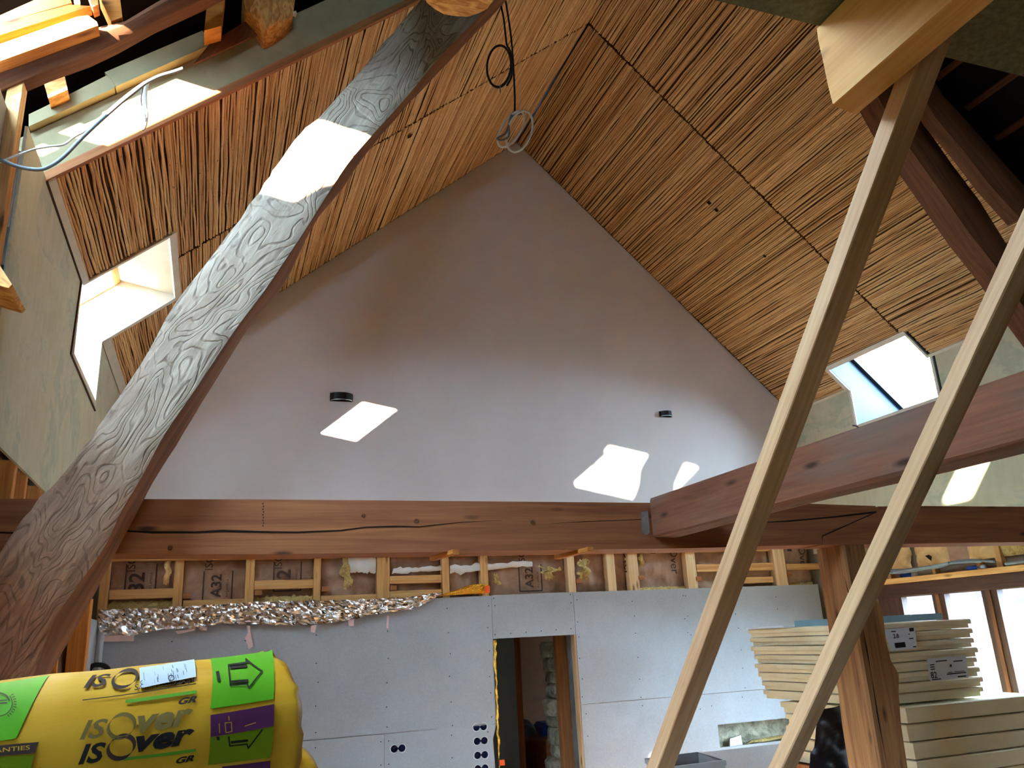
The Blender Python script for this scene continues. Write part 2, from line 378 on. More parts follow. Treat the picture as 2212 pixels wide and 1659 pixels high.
# ------------------------------------------------------------------ reeds
def reed_mesh(name, L, seed, seg=9):
    rnd = random.Random(seed); vs = []; fs = []; r0 = rnd.uniform(.0068, .0096); k = 4
    ph = rnd.uniform(0, 6.3); am = rnd.uniform(.001, .004)
    for i in range(seg+1):
        x = L*i/seg; r = r0*rnd.uniform(.86, 1.1); dy = am*math.sin(ph+i*1.1)+rnd.uniform(-.0028, .0028); dz = rnd.uniform(-.0025, .0025)
        for j in range(k):
            a = math.pi*(j/(k-1))                     # lower half round, open above
            vs.append((x, dy+r*math.cos(a), dz-r*math.sin(a)))
    for i in range(seg):
        for j in range(k-1): fs.append((i*k+j, i*k+j+1, (i+1)*k+j+1, (i+1)*k+j))
    me = bpy.data.meshes.new(name); me.from_pydata(vs, [], fs)
    me.polygons.foreach_set('use_smooth', [True]*len(fs)); me.materials.append(M['reed']); return me, vs, fs
RVAR = {}
def variants(L):
    k = round(L, 2)
    if k not in RVAR: RVAR[k] = [reed_mesh('reed', L, int(k*100)*31+i) for i in range(14)]
    return RVAR[k]
def reed_frame(S, u, Y, n, t, ang):
    o = S(u, Y, t); x = V((0, 1, 0)); us = (S(1, 0)-S(0, 0)).normalized()
    x = (x+us*ang).normalized(); z = V(n); y = z.cross(x)
    return Matrix(((x.x, y.x, z.x, o.x), (x.y, y.y, z.y, o.y), (x.z, y.z, z.z, o.z+CZ), (0, 0, 0, 1)))
def reed_mat(parent, S, n, L, U, y0, y1, yo0, yo1, u0, single, seed, pitch=1.0):
    rnd = random.Random(seed); u = u0; bigv = []; bigf = []; cnt = 0
    while u < L-.006:
        a, b = y0, y1
        if u < U+.012:
            if yo0 > y0+.3: b = min(b, yo0-.012)
            else: a = max(a, yo1+.012)
        a += rnd.uniform(0, .012); b -= rnd.uniform(0, .012)
        var = rnd.choice(variants(round(b-a, 1)+.0 if b-a > .35 else b-a)); ln = max(v[0] for v in var[1])
        fr = reed_frame(S, u, a, n, .008+rnd.uniform(-.004, .004), rnd.uniform(-.004, .004)) @ Matrix.Diagonal(((b-a)/ln, rnd.uniform(.85, 1.12), 1, 1))
        if single and cnt < 298:
            o = bpy.data.objects.new('reed', var[0]); _link(o, fr, parent); cnt += 1
        else:
            base = len(bigv); bigv += [fr @ V(v) for v in var[1]]; bigf += [tuple(i+base for i in f) for f in var[2]]
        g = rnd.random()
        u += .0168*pitch+rnd.uniform(-.0022, .0026)+(.009 if g < .09*pitch**6 else 0)
    if bigv:
        stuff(mk('reed_layer', [(v.x, v.y, v.z-CZ) for v in bigv], bigf, M['reed'], parent, frame(S(L/2, (y0+y1)/2), (0, 1, 0), n), True))
reed_mat(CE[0], SL, nL, LL, LU, YS+.012, YM-.006, 5.35, 6.39, .052, True, 1, 1.1)
reed_mat(CE[1], SL, nL, LL, LU, YM+.006, YN-.004, 5.35, 6.39, .075, False, 2)
reed_mat(CE[2], SR, nR, LR, RU, YS+.012, YM-.006, 5.68, 6.81, .02, True, 3)
reed_mat(CE[3], SR, nR, LR, RU, YM+.006, YN-.004, 5.68, 6.81, .02, False, 4)
# small square cut-outs left in the reeds for lamps and bolts
for (x, y), r in (((1533, 437), .022), ((1549, 453), .02), ((1653, 552), .016)):
    p = PN(x, y, nR, dR); us = uR
    mk('ceiling_hole', [p-nR*.012+us*r*a+V((0, r*b, 0)) for a, b in ((-1, -1), (1, -1), (1.1, .9), (-.8, 1))], [(0, 1, 2, 3)], M['crack'], CE[3] if p.y > YM else CE[2])
for (x, y) in ((884, 292),):
    p = PN(x, y, nL, dL)
    mk('ceiling_hole', [p-nL*.012+uL*a+V((0, b, 0)) for a, b in ((-.03, -.02), (.03, -.02), (.02, .03), (-.03, .02))], [(0, 1, 2, 3)], M['crack'], CE[1])

# ------------------------------------------------------------------ outer roof shell with the roof-window openings and one added sun opening
def roof(name, S, L, wins):
    outl = [S(-1.3, -6, TO), S(L+.58, -6, TO), S(L+.58, 8.15, TO), S(-1.3, 8.15, TO)]
    hol = [[S(a, c, TO), S(a, d, TO), S(b, d, TO), S(b, c, TO)] for a, b, c, d in wins]
    return struct(sheet(name, outl, hol, S(0, 0, .05)-S(0, 0, 0), M['void']))
WL = [(-.46, .24, 1.87, 3.05), (-.22, .52, 3.25, 3.55), (-.75, .5, 4.85, 6.25), (-.35, .3, -2.1, -1.78), (-.40, -.27, 3.40, 3.53)]  # last small opening added only to throw the triangular sun spot
WR = [(-1.05, .55, 5.6, 6.9)]
roof('roof_left', SL, LL, WL)
roof('roof_right', SR, LR, WR)
# outer side walls below the eaves, window strip on the right, added opening on the left
struct(sheet('wall_outer_left', [V((-1.75, -6, FZ)), V((-1.75, 8.15, FZ)), V((-1.75, 8.15, 2.39)), V((-1.75, -6, 2.39))], [[V((-1.75, 0, -1.3)), V((-1.75, 2.3, -1.3)), V((-1.75, 2.3, -.05)), V((-1.75, 0, -.05))]], (.1, 0, 0), M['render']))
e = empty('window_8', (-1.7, 1.15, -.7)); struct(e)  # unseen window added to light the left-facing sides and the floor
MB().quad((-1.7, 0, -1.3), (-1.7, 2.3, -1.3), (-1.7, 2.3, -.05), (-1.7, 0, -.05)).build('pane', M['glass'], e)
for y in (.03, 1.15, 2.27): MB().bx(-1.74, -1.66, y-.03, y+.03, -1.3, -.05).build('window_frame', M['darkframe'], e)

# ------------------------------------------------------------------ skylight linings
def tunnel(S, A, tA, B, tB):
    """four lining boards between rectangle A (u0,u1,y0,y1) at tA and B at tB"""
    def c(R, t): u0, u1, y0, y1 = R; return [S(u0, y0, t), S(u1, y0, t), S(u1, y1, t), S(u0, y1, t)]
    a = c(A, tA); b = c(B, tB); m = MB()
    for i in range(4): m.quad(a[i], a[(i+1) % 4], b[(i+1) % 4], b[i])
    return m
def skylight(name, S, n, side, U, y0, y1, zk, pane, tp, outer, mull=None, w=.045, lining='white'):
    """roof window seen through a lined notch cut over the slope and the knee wall"""
    X = XL if side < 0 else XR; e = empty(name, S(.2, (y0+y1)/2, tp)); struct(e)
    p0, p1, q0, q1 = pane
    lo0 = V((X, y0, zk)); lo1 = V((X, y1, zk)); f0 = S(p0, q0, tp); f1 = S(p0, q1, tp); g0 = S(p1, q0, tp); g1 = S(p1, q1, tp)
    h0 = S(U, y0); h1 = S(U, y1); k0 = S(0, y0); k1 = S(0, y1)
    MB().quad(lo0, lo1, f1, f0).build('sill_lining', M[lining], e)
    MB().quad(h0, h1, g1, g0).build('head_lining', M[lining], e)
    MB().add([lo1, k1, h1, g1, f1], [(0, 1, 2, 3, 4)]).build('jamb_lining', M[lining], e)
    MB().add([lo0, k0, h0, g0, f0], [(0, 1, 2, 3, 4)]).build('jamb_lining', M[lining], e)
    # wooden sash around the pane
    m = MB(); d = n*.03
    def bar(a0, a1, b0, b1): m.box(S((a0+a1)/2, (b0+b1)/2, tp), S((a1-a0)/2, 0)-S(0, 0), (0, (b1-b0)/2, 0), d)
    bar(p0, p0+w, q0, q1); bar(p1-w, p1, q0, q1); bar(p0, p1, q0, q0+w); bar(p0, p1, q1-(w if side > 0 else .012), q1)
    if mull: bar(p0, p1, mull[0], mull[1])  # wide unseen bar added to block sun and narrow the wall patch
    m.build('window_frame', M['pine_orange'] if side < 0 else M['black'], e, frame(S(.1, q0, tp), (0, 1, 0)))
    MB().quad(S(p0, q0, tp+.01), S(p1, q0, tp+.01), S(p1, q1, tp+.01), S(p0, q1, tp+.01)).build('pane', M['glass'], e)
    tunnel(S, pane, tp+.01, outer, TO+.05).build('outer_lining', M['zinc'], e)
    # white edge profiles around the notch, on slope and knee wall
    b = .055; th = .012
    def strip(pts, off): return MB().prism(pts, off).build('edge_profile', M['white'], e)
    strip([S(0, y0, -th), S(U, y0, -th), S(U, y0+b*.5, -th), S(0, y0+b*.5, -th)], n*.02)
    strip([S(U-.02, y0, -th), S(U+b*.6, y0, -th), S(U+b*.6, y1, -th), S(U-.02, y1, -th)], n*.02)
    strip([S(0, y1-.0, -th), S(U+b*.6, y1, -th), S(U+b*.6, y1+b, -th), S(0, y1+b, -th)], n*.02)
    xo = X-side*.006; so = V((side*.012, 0, 0))
    strip([V((xo, y0-.03, k0.z)), V((xo, y0+.0, k0.z)), V((xo, y0, zk)), V((xo, y0-.03, zk-.03))], so)
    strip([V((xo, y0-.03, zk-.035)), V((xo, y1+.03, zk-.035)), V((xo, y1+.03, zk)), V((xo, y0, zk))], so)
    strip([V((xo, y1, k1.z)), V((xo, y1+.03, k1.z)), V((xo, y1+.03, zk)), V((xo, y1, zk))], so)
    return e
skylight('window_1', SL, nL, -1, LU, 5.33, 6.39, LNZ+.01, (-.29, .37, 5.33, 6.36), .33, WL[2], (5.76, 6.03))
skylight('window_2', SR, nR, 1, RU, 5.69, 6.80, RNZ+.01, (-.75, .335, 5.69, 6.80), .34, WR[0], None, .045, 'skytint_lining')
# dark shadow-gap profile along the left notch
struct(MB().tube([V((XL+.004, 4.07, LE.z-.012)), V((XL+.004, 5.28, LE.z-.012)), V((XL+.004, 5.22, LNZ-.03)), V((XL+.004, 6.42, LNZ-.055))], .007, 5).build('trim_shadow_gap', M['ink_brown']))
# white angle strip where slope meets knee wall
struct(MB().prism([SL(0, YS, -.012), SL(.042, YS, -.012), SL(.042, 5.33, -.012), SL(0, 5.33, -.012)], nL*.02).build('trim_left', M['white']))
struct(MB().prism([SL(0, 6.40, -.012), SL(.07, 6.40, -.012), SL(.07, YG, -.012), SL(0, YG, -.012)], nL*.02).build('trim_left', M['white']))
for a, b in ((YS, 5.69), (6.81, YG)):
    struct(MB().prism([SR(0, a, -.012), SR(.03, a, -.012), SR(.03, b, -.012), SR(0, b, -.012)], nR*.02).build('trim_right', M['white']))

# ------------------------------------------------------------------ near end of the finished ceiling: edge board and batten, both slopes
e = empty('ceiling_edge_board', SL(1.5, YS)); tag(e, 'grey board closing the near end of the left reed ceiling, half in sun', 'board')
MB().prism([SL(-.12, YS, .03), SL(LL-.1, YS, .03), SL(LL-.1, YS, .25), SL(-.12, YS, .25)], (0, .02, 0)).build('edge_panel', M['fibre'], e, frame(SL(2, YS), uL))
MB().prism([SL(-.1, YS-.012, -.012), SL(LL, YS-.012, -.012), SL(LL, YS-.012, .03), SL(-.1, YS-.012, .03)], (0, .03, 0)).build('edge_batten', M['pine_brown'], e, frame(SL(2, YS), uL))
e = empty('ceiling_edge_board', SR(1.5, YS)); tag(e, 'brown board closing the near end of the right reed ceiling', 'board')
MB().prism([SR(-.1, YS, .0), SR(LR-.1, YS, .0), SR(LR-.1, YS, .3), SR(-.1, YS, .3)], (0, .02, 0)).build('edge_panel', M['pine_brown'], e, frame(SR(2, YS), uR))
MB().prism([SR(-.1, YS-.012, -.014), SR(LR, YS-.012, -.014), SR(LR, YS-.012, .03), SR(-.1, YS-.012, .03)], (0, .03, 0)).build('edge_batten', M['pine_brown'], e, frame(SR(2, YS), uR))

# wood-fibre boards above the left edge
o = slab('fibre_board', [(62, 247), (95, 231), (236, 160), (252, 172), (247, 190), (62, 273)], 4.02, .35, M['fibre']); tag(o, 'pale wood-fibre board at the left end, chipped where it meets the longer one', 'board', None)
o = slab('fibre_board', [(226, 156), (437, 66), (452, 84), (446, 100), (250, 187), (240, 170)], 4.01, .35, M['fibre']); tag(o, 'longer wood-fibre board above the ceiling edge, behind the loose cables', 'board', None)
o = slab('roof_membrane_board', [(418, 138), (455, 92), (530, 46), (556, 74)], 3.985, .015, M['old']); tag(o, 'reddish brown board piece between fibre board and rafter block', 'board')

# ------------------------------------------------------------------ old rafter, blocks, roof-window frame at the upper left
def hewn(name, top, bot, Y, th, mat):
    """natural timber from its two outline edges on plane Y"""
    n = len(top); vs = []; fs = []
    for a, b in zip(top, bot):
        A = PY(a[0], a[1], Y); B = PY(b[0], b[1], Y); C = (A+B)/2
        vs += [A+V((0, .03, 0)), A*.8+B*.2, A*.5+B*.5+V((0, -.012, 0)), A*.2+B*.8, B+V((0, .02, 0)), B+V((0, th, 0)), A+V((0, th, 0))]
    for i in range(n-1):
        for j in range(7): fs.append((i*7+j, (i+1)*7+j, (i+1)*7+(j+1) % 7, i*7+(j+1) % 7))
    fs.append(tuple(range(7))); fs.append(tuple((n-1)*7+j for j in reversed(range(7))))
    A = (vs[2]); B = vs[(n-1)*7+2]
    o = mk(name, vs, fs, mat, None, frame((A+B)/2, B-A, (0, 0, 1)), True)
    bm = bmesh.new(); bm.from_mesh(o.data); bmesh.ops.recalc_face_normals(bm, faces=bm.faces); bm.to_mesh(o.data); bm.free(); o.data.set_sharp_from_angle(angle=.5)
    return o
o = hewn('rafter', [(-160, 185), (-60, 155), (0, 132), (100, 93), (215, 48), (275, 36), (340, -4), (460, -70), (560, -130)], [(-160, 262), (-60, 222), (0, 188), (100, 146), (190, 114), (250, 86), (330, 42), (440, -8), (560, -70)], 3.5, .1, M['old'])
tag(o, 'old crooked rafter below the bright roof window at upper left', 'rafter')
def block(name, pts, Y, dy, mat, label, cat): o = slab(name, pts, Y, dy, mat); return tag(o, label, cat)
block('blocking', [(84, 143), (132, 131), (146, 194), (104, 212)], 3.93, .09, M['osb'], 'short pale chipboard block between rafter and left fibre board', 'block')
block('blocking', [(450, -20), (487, -20), (478, 56), (441, 66)], 3.85, .12, M['pine_orange'], 'slim upright orange block between rafter and rafter stub', 'block')
block('blocking', [(212, -14), (258, -14), (264, 37), (240, 46)], 3.5, .1, M['pine_orange'], 'pine block beside the upper corner of the bright roof window', 'block')
o = hewn('purlin_stub', [(525, -40), (528, -5), (532, 15), (560, 40), (572, 62)], [(640, -40), (638, -5), (634, 22), (612, 42), (590, 56)], 3.9, .3, M['osb'])
tag(o, 'chunky light purlin stub above the ceiling edge', 'stub')
o = mk('foam_blob', [PY(633+9*math.cos(a), 30+8*math.sin(a), 3.97)+V((0, .01*math.sin(3*a), 0)) for a in [i*.785 for i in range(8)]]+[PY(633, 30, 3.93)], [(i, (i+1) % 8, 8) for i in range(8)], M['white'], None, None, True)
tag(o, 'small white foam blob beside the purlin stub', 'foam')
e = empty('window_3', PY(90, 60, 3.42)); struct(e)
slab('frame_board', [(-120, 145), (0, 95), (166, 36), (190, 33), (209, 47), (212, 55), (0, 132), (-120, 176)], 3.42, .07, M['pine_orange'], e)
slab('frame_board', [(-120, 112), (0, 76), (196, 13), (150, 10), (0, 50), (-120, 86)], 3.45, .06, M['pine_orange'], e)
slab('frame_board', [(-120, 86), (0, 50), (155, 6), (140, -30), (0, 33), (-120, 68)], 3.48, .04, M['pine_orange'], e)
slab('frame_board', [(184, -30), (208, -30), (212, 10), (200, 15)], 3.42, .07, M['pine'], e)
slab('hinge', [(157, -12), (171, -12), (173, 8), (161, 10)], 3.4, .02, M['white'], e)
tunnel(SL, (-.22, .52, 3.25, 3.55), TO, (-.2, .5, 3.26, 3.54), TO+.05).build('pane_lining', M['zinc'], e)
MB().quad(SL(-.22, 3.25, TO+.03), SL(.52, 3.25, TO+.03), SL(.52, 3.55, TO+.03), SL(-.22, 3.55, TO+.03)).build('pane', M['glass'], e)
for i, w in ((4, WL[0]), (5, WL[3])):
    e = empty('window_%d' % i, SL(0, (w[2]+w[3])/2, TO)); struct(e)
    MB().quad(SL(w[0], w[2], TO+.03), SL(w[1], w[2], TO+.03), SL(w[1], w[3], TO+.03), SL(w[0], w[3], TO+.03)).build('pane', M['glass'], e)

# near left edge: upright batten, board and angle strip
P0 = PY(60, 140, 3.55); X0 = P0.x
o = timber('upright_batten', V((X0-.03, 3.57, P0.z+.02)), V((X0-.03, 3.57, .2)), .06, .075, M['pine'], None, (0, 1, 0), 5, .001, .003, 4)
tag(o, 'upright pine batten at the left edge, its upper face in sun', 'batten')
o = sheet('board_offcut', [PX(-40, 246, X0-.09), PX(18, 250, X0-.09), PX(8, 420, X0-.09), PX(-40, 470, X0-.09)], [], (-.013, 0, 0), M['gyps']); tag(o, 'white plasterboard offcut behind the upright batten at left edge', 'board')
o = MB().box(PY(27, 400, 3.62), (.012, 0, 0), (0, .004, 0), (0, 0, .17)).box(PY(22, 470, 3.62), (.003, 0, 0), (0, .012, 0), (0, 0, .05)).build('metal_angle', M['steel']); tag(o, 'thin metal angle strip below the upright batten', 'strip')
o = slab('chipboard_scrap', [(-60, 540), (0, 574), (26, 614), (18, 622), (-60, 600)], 3.2, .25, M['osb']); tag(o, 'broken chipboard corner poking in at the left edge', 'board')
o = MB().bx(-1.62, -.95, 3.25, 3.6, FZ, 2.3).build('wall_nib', M['gyps']); struct(o)

# ------------------------------------------------------------------ tie beam (two lengths scarfed together)
TY0, TY1 = 4.0, 4.22
def tz(px, py): return PY(px, py, TY0)
Lb = [PY(-420, 1196, TY0), PY(600, 1197, TY0), PY(1500, 1184, TY0), PY(1776, 1176, TY0), PY(1775, 1157, TY0), PY(1893, 1105, TY0), PY(1891, 1093, TY0), PY(1745, 1088, TY0), PY(1500, 1087, TY0), PY(600, 1079, TY0), PY(-420, 1076, TY0)]
def beamprism(name, pts, mat, parent=None):
    o = sheet(name, pts, [], (0, TY1-TY0, 0), mat, parent, frame(pts[0]*.5+pts[3]*.5, (1, 0, 0)))
    return o
e = empty('tie_beam', PY(700, 1190, TY1)); tag(e, 'long reddish tie beam across the room with a split along it', 'beam')
beamprism('beam_body', Lb, M['tie'], e)
def strip_on_beam(name, pts, w, Y, mat, parent):
    P = [PY(x, y, Y) for x, y in pts]; m = MB(); n = len(P)
    up = [p+V((0, 0, (w[i] if isinstance(w, list) else w)/2)) for i, p in enumerate(P)]; dn = [p-V((0, 0, (w[i] if isinstance(w, list) else w)/2)) for i, p in enumerate(P)]
    for i in range(n-1): m.quad(dn[i], dn[i+1], up[i+1], up[i])
    return m.build(name, mat, parent)
strip_on_beam('split', [(-100, 1148), (60, 1152), (270, 1147), (330, 1150), (420, 1150), (480, 1147), (560, 1149), (640, 1150), (735, 1146), (790, 1139), (850, 1137), (905, 1138), (950, 1133), (1000, 1128), (1085, 1124)], [.006, .008, .006, .011, .009, .012, .009, .008, .007, .006, .007, .005, .004, .003, .0015], TY0-.002, M['crack'], e)
strip_on_beam('split', [(1190, 1131), (1260, 1127), (1390, 1122)], [.001, .004, .004], TY0-.002, M['crack'], e)
strip_on_beam('split', [(1640, 1129), (1700, 1126), (1800, 1117), (1893, 1106)], [.004, .009, .009, .012], TY0-.002, M['crack'], e)
strip_on_beam('pencil_mark', [(566, 1085), (566.6, 1140)], .03, TY0-.001, M['ink_brown'], e) if False else None
for k in range(9):
    x, y = 568+(k % 2), 1088+k*6; slab('pencil_mark', [(x-1.4, y-1.6), (x+1.4, y-1.6), (x+1.4, y+1.6), (x-1.4, y+1.6)], TY0-.001, .002, M['ink_brown'], e)
for x, y, r in ((899, 1126, 5), (1150, 1128, 4.5), (367, 1184, 4.5), (784, 1114, 3.5)):
    c = PY(x, y, TY0); MB().tube([c+V((0, -.006, 0)), c+V((0, .01, 0))], r*.0023, 12).build('bolt_head', M['old'], e)
Rb = [PY(1777, 1177, TY0), PY(2000, 1174, TY0), PY(2420, 1168, TY0), PY(2420, 1096, TY0), PY(2000, 1093, TY0), PY(1897, 1094, TY0), PY(1896, 1106, TY0), PY(1778, 1159, TY0)]
e = empty('tie_beam', PY(2100, 1172, TY1)); tag(e, 'right-hand length of tie beam past the slanted scarf joint over the post', 'beam')
beamprism('beam_body', Rb, M['tie'], e)

# joist coming forward from the tie beam, with its hanger
JX = 2.271
o = timber('joist', V((JX+.075, TY0-.004, .591)), V((JX+.075, -1.6, .582)), .15, .215, M['tie_grey'], None, (0, 0, 1), 9, .004, .012, 8)
tag(o, 'reddish joist running forward from the tie beam at right', 'joist')
e = empty('joist_hanger', PY(1396, 1155, TY0)); tag(e, 'galvanised hanger plate holding the joist end on the tie beam', 'bracket')
slab('flange', [(1385, 1106), (1400, 1104), (1404, 1150), (1396, 1157), (1387, 1150)], TY0-.006, .003, M['steel'], e)
for x, y in ((1390, 1114), (1396, 1120), (1391, 1131), (1397, 1140), (1392, 1148)):
    c = PY(x, y, TY0-.007); MB().tube([c+V((0, -.003, 0)), c+V((0, .002, 0))], .005, 8).build('nail_head', M['zinc'], e)

# post under the scarf
def px_post():
    st = [(.43, 3.562, 3.752, 4.0, 4.24, 0), (.30, 3.562, 3.757, 4.0, 4.24, .0), (.12, 3.56, 3.765, 4.0, 4.24, .0), (.05, 3.56, 3.80, 4.0, 4.24, .03), (-.02, 3.56, 3.80, 4.0, 4.24, .02), (-.12, 3.558, 3.79, 4, 4.24, .0), (-.24, 3.557, 3.80, 4, 4.24, .02), (-.32, 3.556, 3.84, 4, 4.24, .04), (-.42, 3.556, 3.815, 4, 4.24, .01), (-.6, 3.555, 3.79, 4, 4.25, 0), (-.9, 3.555, 3.78, 4, 4.25, 0), (-2.1, 3.55, 3.78, 4, 4.25, 0)]
    vs = []; fs = []
    for z, x0, x1, y0, y1, b in st:
        vs += [V((x0, y0+.012, z)), V((x0+.012, y0, z)), V((x0*.5+x1*.5, y0+.006, z)), V((x1-.03, y0+.004, z)), V((x1, y0+.05, z)), V((x1-.01, y1, z)), V((x0, y1, z))]
    k = 7
    for i in range(len(st)-1):
        for j in range(k): fs.append((i*k+j, i*k+(j+1) % k, (i+1)*k+(j+1) % k, (i+1)*k+j))
    fs.append(tuple(range(k))); fs.append(tuple((len(st)-1)*k+j for j in reversed(range(k))))
    return mk('post_body', vs, fs, M['post'], pe, frame((3.65, 4.1, -.4), (0, 0, 1)))
pe = empty('post', (3.66, 4.12, FZ)); tag(pe, 'squared oak post with wavy right edge under the scarf joint', 'post')
px_post()
strip = MB()
for pts in ([(1822, 1240), (1838, 1300), (1850, 1330)], [(1880, 1440), (1895, 1540), (1915, 1650)], [(1862, 1350), (1872, 1400), (1884, 1470)]):
    P = [PY(x, y, 3.996) for x, y in pts]
    MB().quad(P[0], P[1]+V((.005, 0, 0)), P[2], P[1]-V((.005, 0, 0))).build('split', M['crack'], pe)

# ------------------------------------------------------------------ big weathered oak brace on the left
OY = 3.72
OAKL = [(-190, 1500), (-60, 1300), (0, 1192), (40, 1132), (85, 1075), (125, 1035), (180, 965), (240, 880), (300, 790), (380, 652), (470, 535), (560, 412), (600, 352), (650, 285), (700, 240), (780, 150), (850, 66), (900, 8), (960, -70), (1040, -170)]
OAKR = [(20, 1640), (67, 1480), (95, 1390), (125, 1325), (165, 1267), (222, 1186), (263, 1102), (307, 1027), (355, 937), (425, 835), (500, 722), (572, 625), (656, 500), (716, 405), (765, 335), (850, 240), (905, 176), (954, 117), (1041, 27), (1120, -60)]
OAKB = [(80, 1640), (104, 1475), (128, 1420), (150, 1382), (190, 1310), (245, 1203), (290, 1120), (330, 1043), (398, 933), (470, 815), (545, 697), (612, 617), (676, 488), (736, 412), (785, 340), (872, 236), (925, 180), (978, 124), (1093, 2), (1170, -80)]
def oak():
    # resample evenly, finer
    def fine(P): return smoothpath([V((x, y, 0)) for x, y in P], 4)
    A, B, C = fine(OAKL), fine(OAKR), fine(OAKB); n = len(A); vs = []; fs = []; rows = 9; k = rows+6
    for i in range(n):
        a = PY(A[i].x, A[i].y, OY); b = PY(B[i].x, B[i].y, OY); c = PY(C[i].x, C[i].y, OY+.21)
        d = a+(c-b)*.9
        jag = V((noise.noise(V((i*.9, 3, 0)))*.012, 0, 0))
        for j in range(rows):
            t = j/(rows-1); p = a.lerp(b, t)
            edge = max(0, abs(t-.5)*2-.72)/.28
            dy = .012*edge**2+.008*noise.noise(V((i*.35, t*3, 5)))
            vs.append(p+V((0, dy, 0))+(jag if j == 0 else V((0, 0, 0))))
        jr = V((0, .02*noise.noise(V((i*.6, 9, 2))), 0))
        vs += [b.lerp(c, .33)+V((.006, 0, 0))+jr, b.lerp(c, .66)+V((.004, 0, 0)), c+jr, c.lerp(d, .5), d, a.lerp(d, .5)]
    for i in range(n-1):
        for j in range(k): fs.append((i*k+j, i*k+(j+1) % k, (i+1)*k+(j+1) % k, (i+1)*k+j))
    side = [j >= rows-1 for i in range(n-1) for j in range(k)]+[True, True]
    fs.append(tuple(reversed(range(k)))); fs.append(tuple((n-1)*k+j for j in range(k)))
    m0 = vs[4]; m1 = vs[(n-1)*k+4]
    o = mk('oak_brace', vs, fs, M['oak'], None, frame((m0+m1)/2, m1-m0, (-.6, 0, .8)), True)
    bm = bmesh.new(); bm.from_mesh(o.data); bmesh.ops.recalc_face_normals(bm, faces=bm.faces); bm.to_mesh(o.data); bm.free(); o.data.set_sharp_from_angle(angle=.6)
    o.data.materials.append(M['oak_side']); o.data.polygons.foreach_set('material_index', [int(x) for x in side])
    return o
M['oak_side'] = wood('oak_side', (92, 54, 34), (148, 96, 62), .6, False, .8, .5)
o = oak(); tag(o, 'massive weathered hand-hewn oak brace leaning across the left half, sunlit patch', 'timber')

# log end above the brace, right-hand principal timbers
def logend():
    m = MB(); c = V((.95, 3.0, 2.93)); n = 18; vs = []
    R = [1+.1*noise.noise(V((math.cos(i*.349)*2, math.sin(i*.349)*2, 4))) for i in range(n)]
    bot = [c+V((.17*R[i]*math.cos(i*.349), .15*R[i]*math.sin(i*.349), 0.02*noise.noise(V((i, 0, 0))))) for i in range(n)]
    top = [p+V((0, 0, .8)) for p in bot]
    m.add(bot+top+[c], [(i, (i+1) % n, n+(i+1) % n, n+i) for i in range(n)]+[((i+1) % n, i, 2*n) for i in range(n)])
    e = empty('log_stub', c); tag(e, 'sawn log end hanging over the top of the oak brace', 'log')
    m.v = m.v; MB().add(bot+top, [(i, (i+1) % n, n+(i+1) % n, n+i) for i in range(n)]).build('log_body', M['old'], e, frame(c, (0, 0, 1)), True)
    MB().add(bot+[c], [((i+1) % n, i, n) for i in range(n)]).build('sawn_face', M['osb'], e, frame(c, (1, 0, 0)))
logend()
RY = 3.7
o = hewn('principal_rafter', [(1880, 60), (1960, 172), (2002, 262), (2062, 348), (2124, 430), (2180, 520), (2250, 600), (2330, 720)], [(1870, 150), (1930, 258), (1975, 324), (2036, 410), (2100, 502), (2170, 590), (2230, 680), (2320, 800)], RY, .2, M['old'])
tag(o, 'dark old principal rafter crossing the right reed ceiling', 'rafter')
o = hewn('rafter', [(1990, 120), (2045, 200), (2110, 272), (2175, 345), (2260, 440)], [(1968, 150), (2025, 250), (2085, 320), (2140, 392), (2210, 470)], 3.5, .12, M['old'])
tag(o, 'dark rafter beside the bare roof at the upper right', 'rafter')
# tile battens under the bare right roof
e = empty('tile_battens', SR(2.2, 3.4, .5)); tag(e, 'rows of tile battens under the bare roof at the upper right', 'battens')
for i, u in enumerate((1.0, 1.35, 1.7, 2.05, 2.4, 2.75, 3.1)):
    MB().box(SR(u, 2.7, .5), uR*.025, (0, 1.35, 0), nR*.02).build('batten', M['old'], e, frame(SR(u, 2.7, .5), (0, 1, 0)))

# ------------------------------------------------------------------ loft floor over the eye, sawn joist, two diagonal battens
o = MB().bx(.55, 5.2, -3.6, 1.155, 1.262, 1.284).build('loft_decking', M['loft']); tag(o, 'dark olive underside of the loft floor panel overhead', 'panel')
def sawnjoist():
    x0, x1, z0, z1 = 1.2, 1.281, 1.058, 1.258; n = 9; vs = []; fs = []
    prof = []
    for i in range(n): prof.append((x0, z1+(z0-z1)*i/(n-1)))
    prof += [(x0+.006, z0-.001), (x1-.02, z0), (x1, z0+.004), (x1, z1)]
    k = len(prof)
    ends = [1.16, 1.163, 1.157, 1.161, 1.155, 1.158, 1.16, 1.154, 1.157, 1.16, 1.17, 1.176, 1.165]
    for s, yy in enumerate((None, .6, 0., -2.5)):
        for j, (x, z) in enumerate(prof): vs.append(V((x, ends[j] if yy is None else yy, z)))
    for i in range(3):
        for j in range(k): fs.append((i*k+j, i*k+(j+1) % k, (i+1)*k+(j+1) % k, (i+1)*k+j))
    fs.append(tuple(range(k))); fs.append(tuple(3*k+j for j in reversed(range(k))))
    o = mk('loft_joist', vs, fs, M['pine_loft'], None, frame((1.24, -.5, 1.16), (0, 1, 0)))
    bm = bmesh.new(); bm.from_mesh(o.data); bmesh.ops.recalc_face_normals(bm, faces=bm.faces); bm.to_mesh(o.data); bm.free()
    return o
M['pine_loft'] = wood('pine_loft', (190, 124, 50), (224, 168, 92), .7, True, .6, .15)
o = sawnjoist(); tag(o, 'thick sawn pine joist with rough-cut end under the loft panel', 'joist')
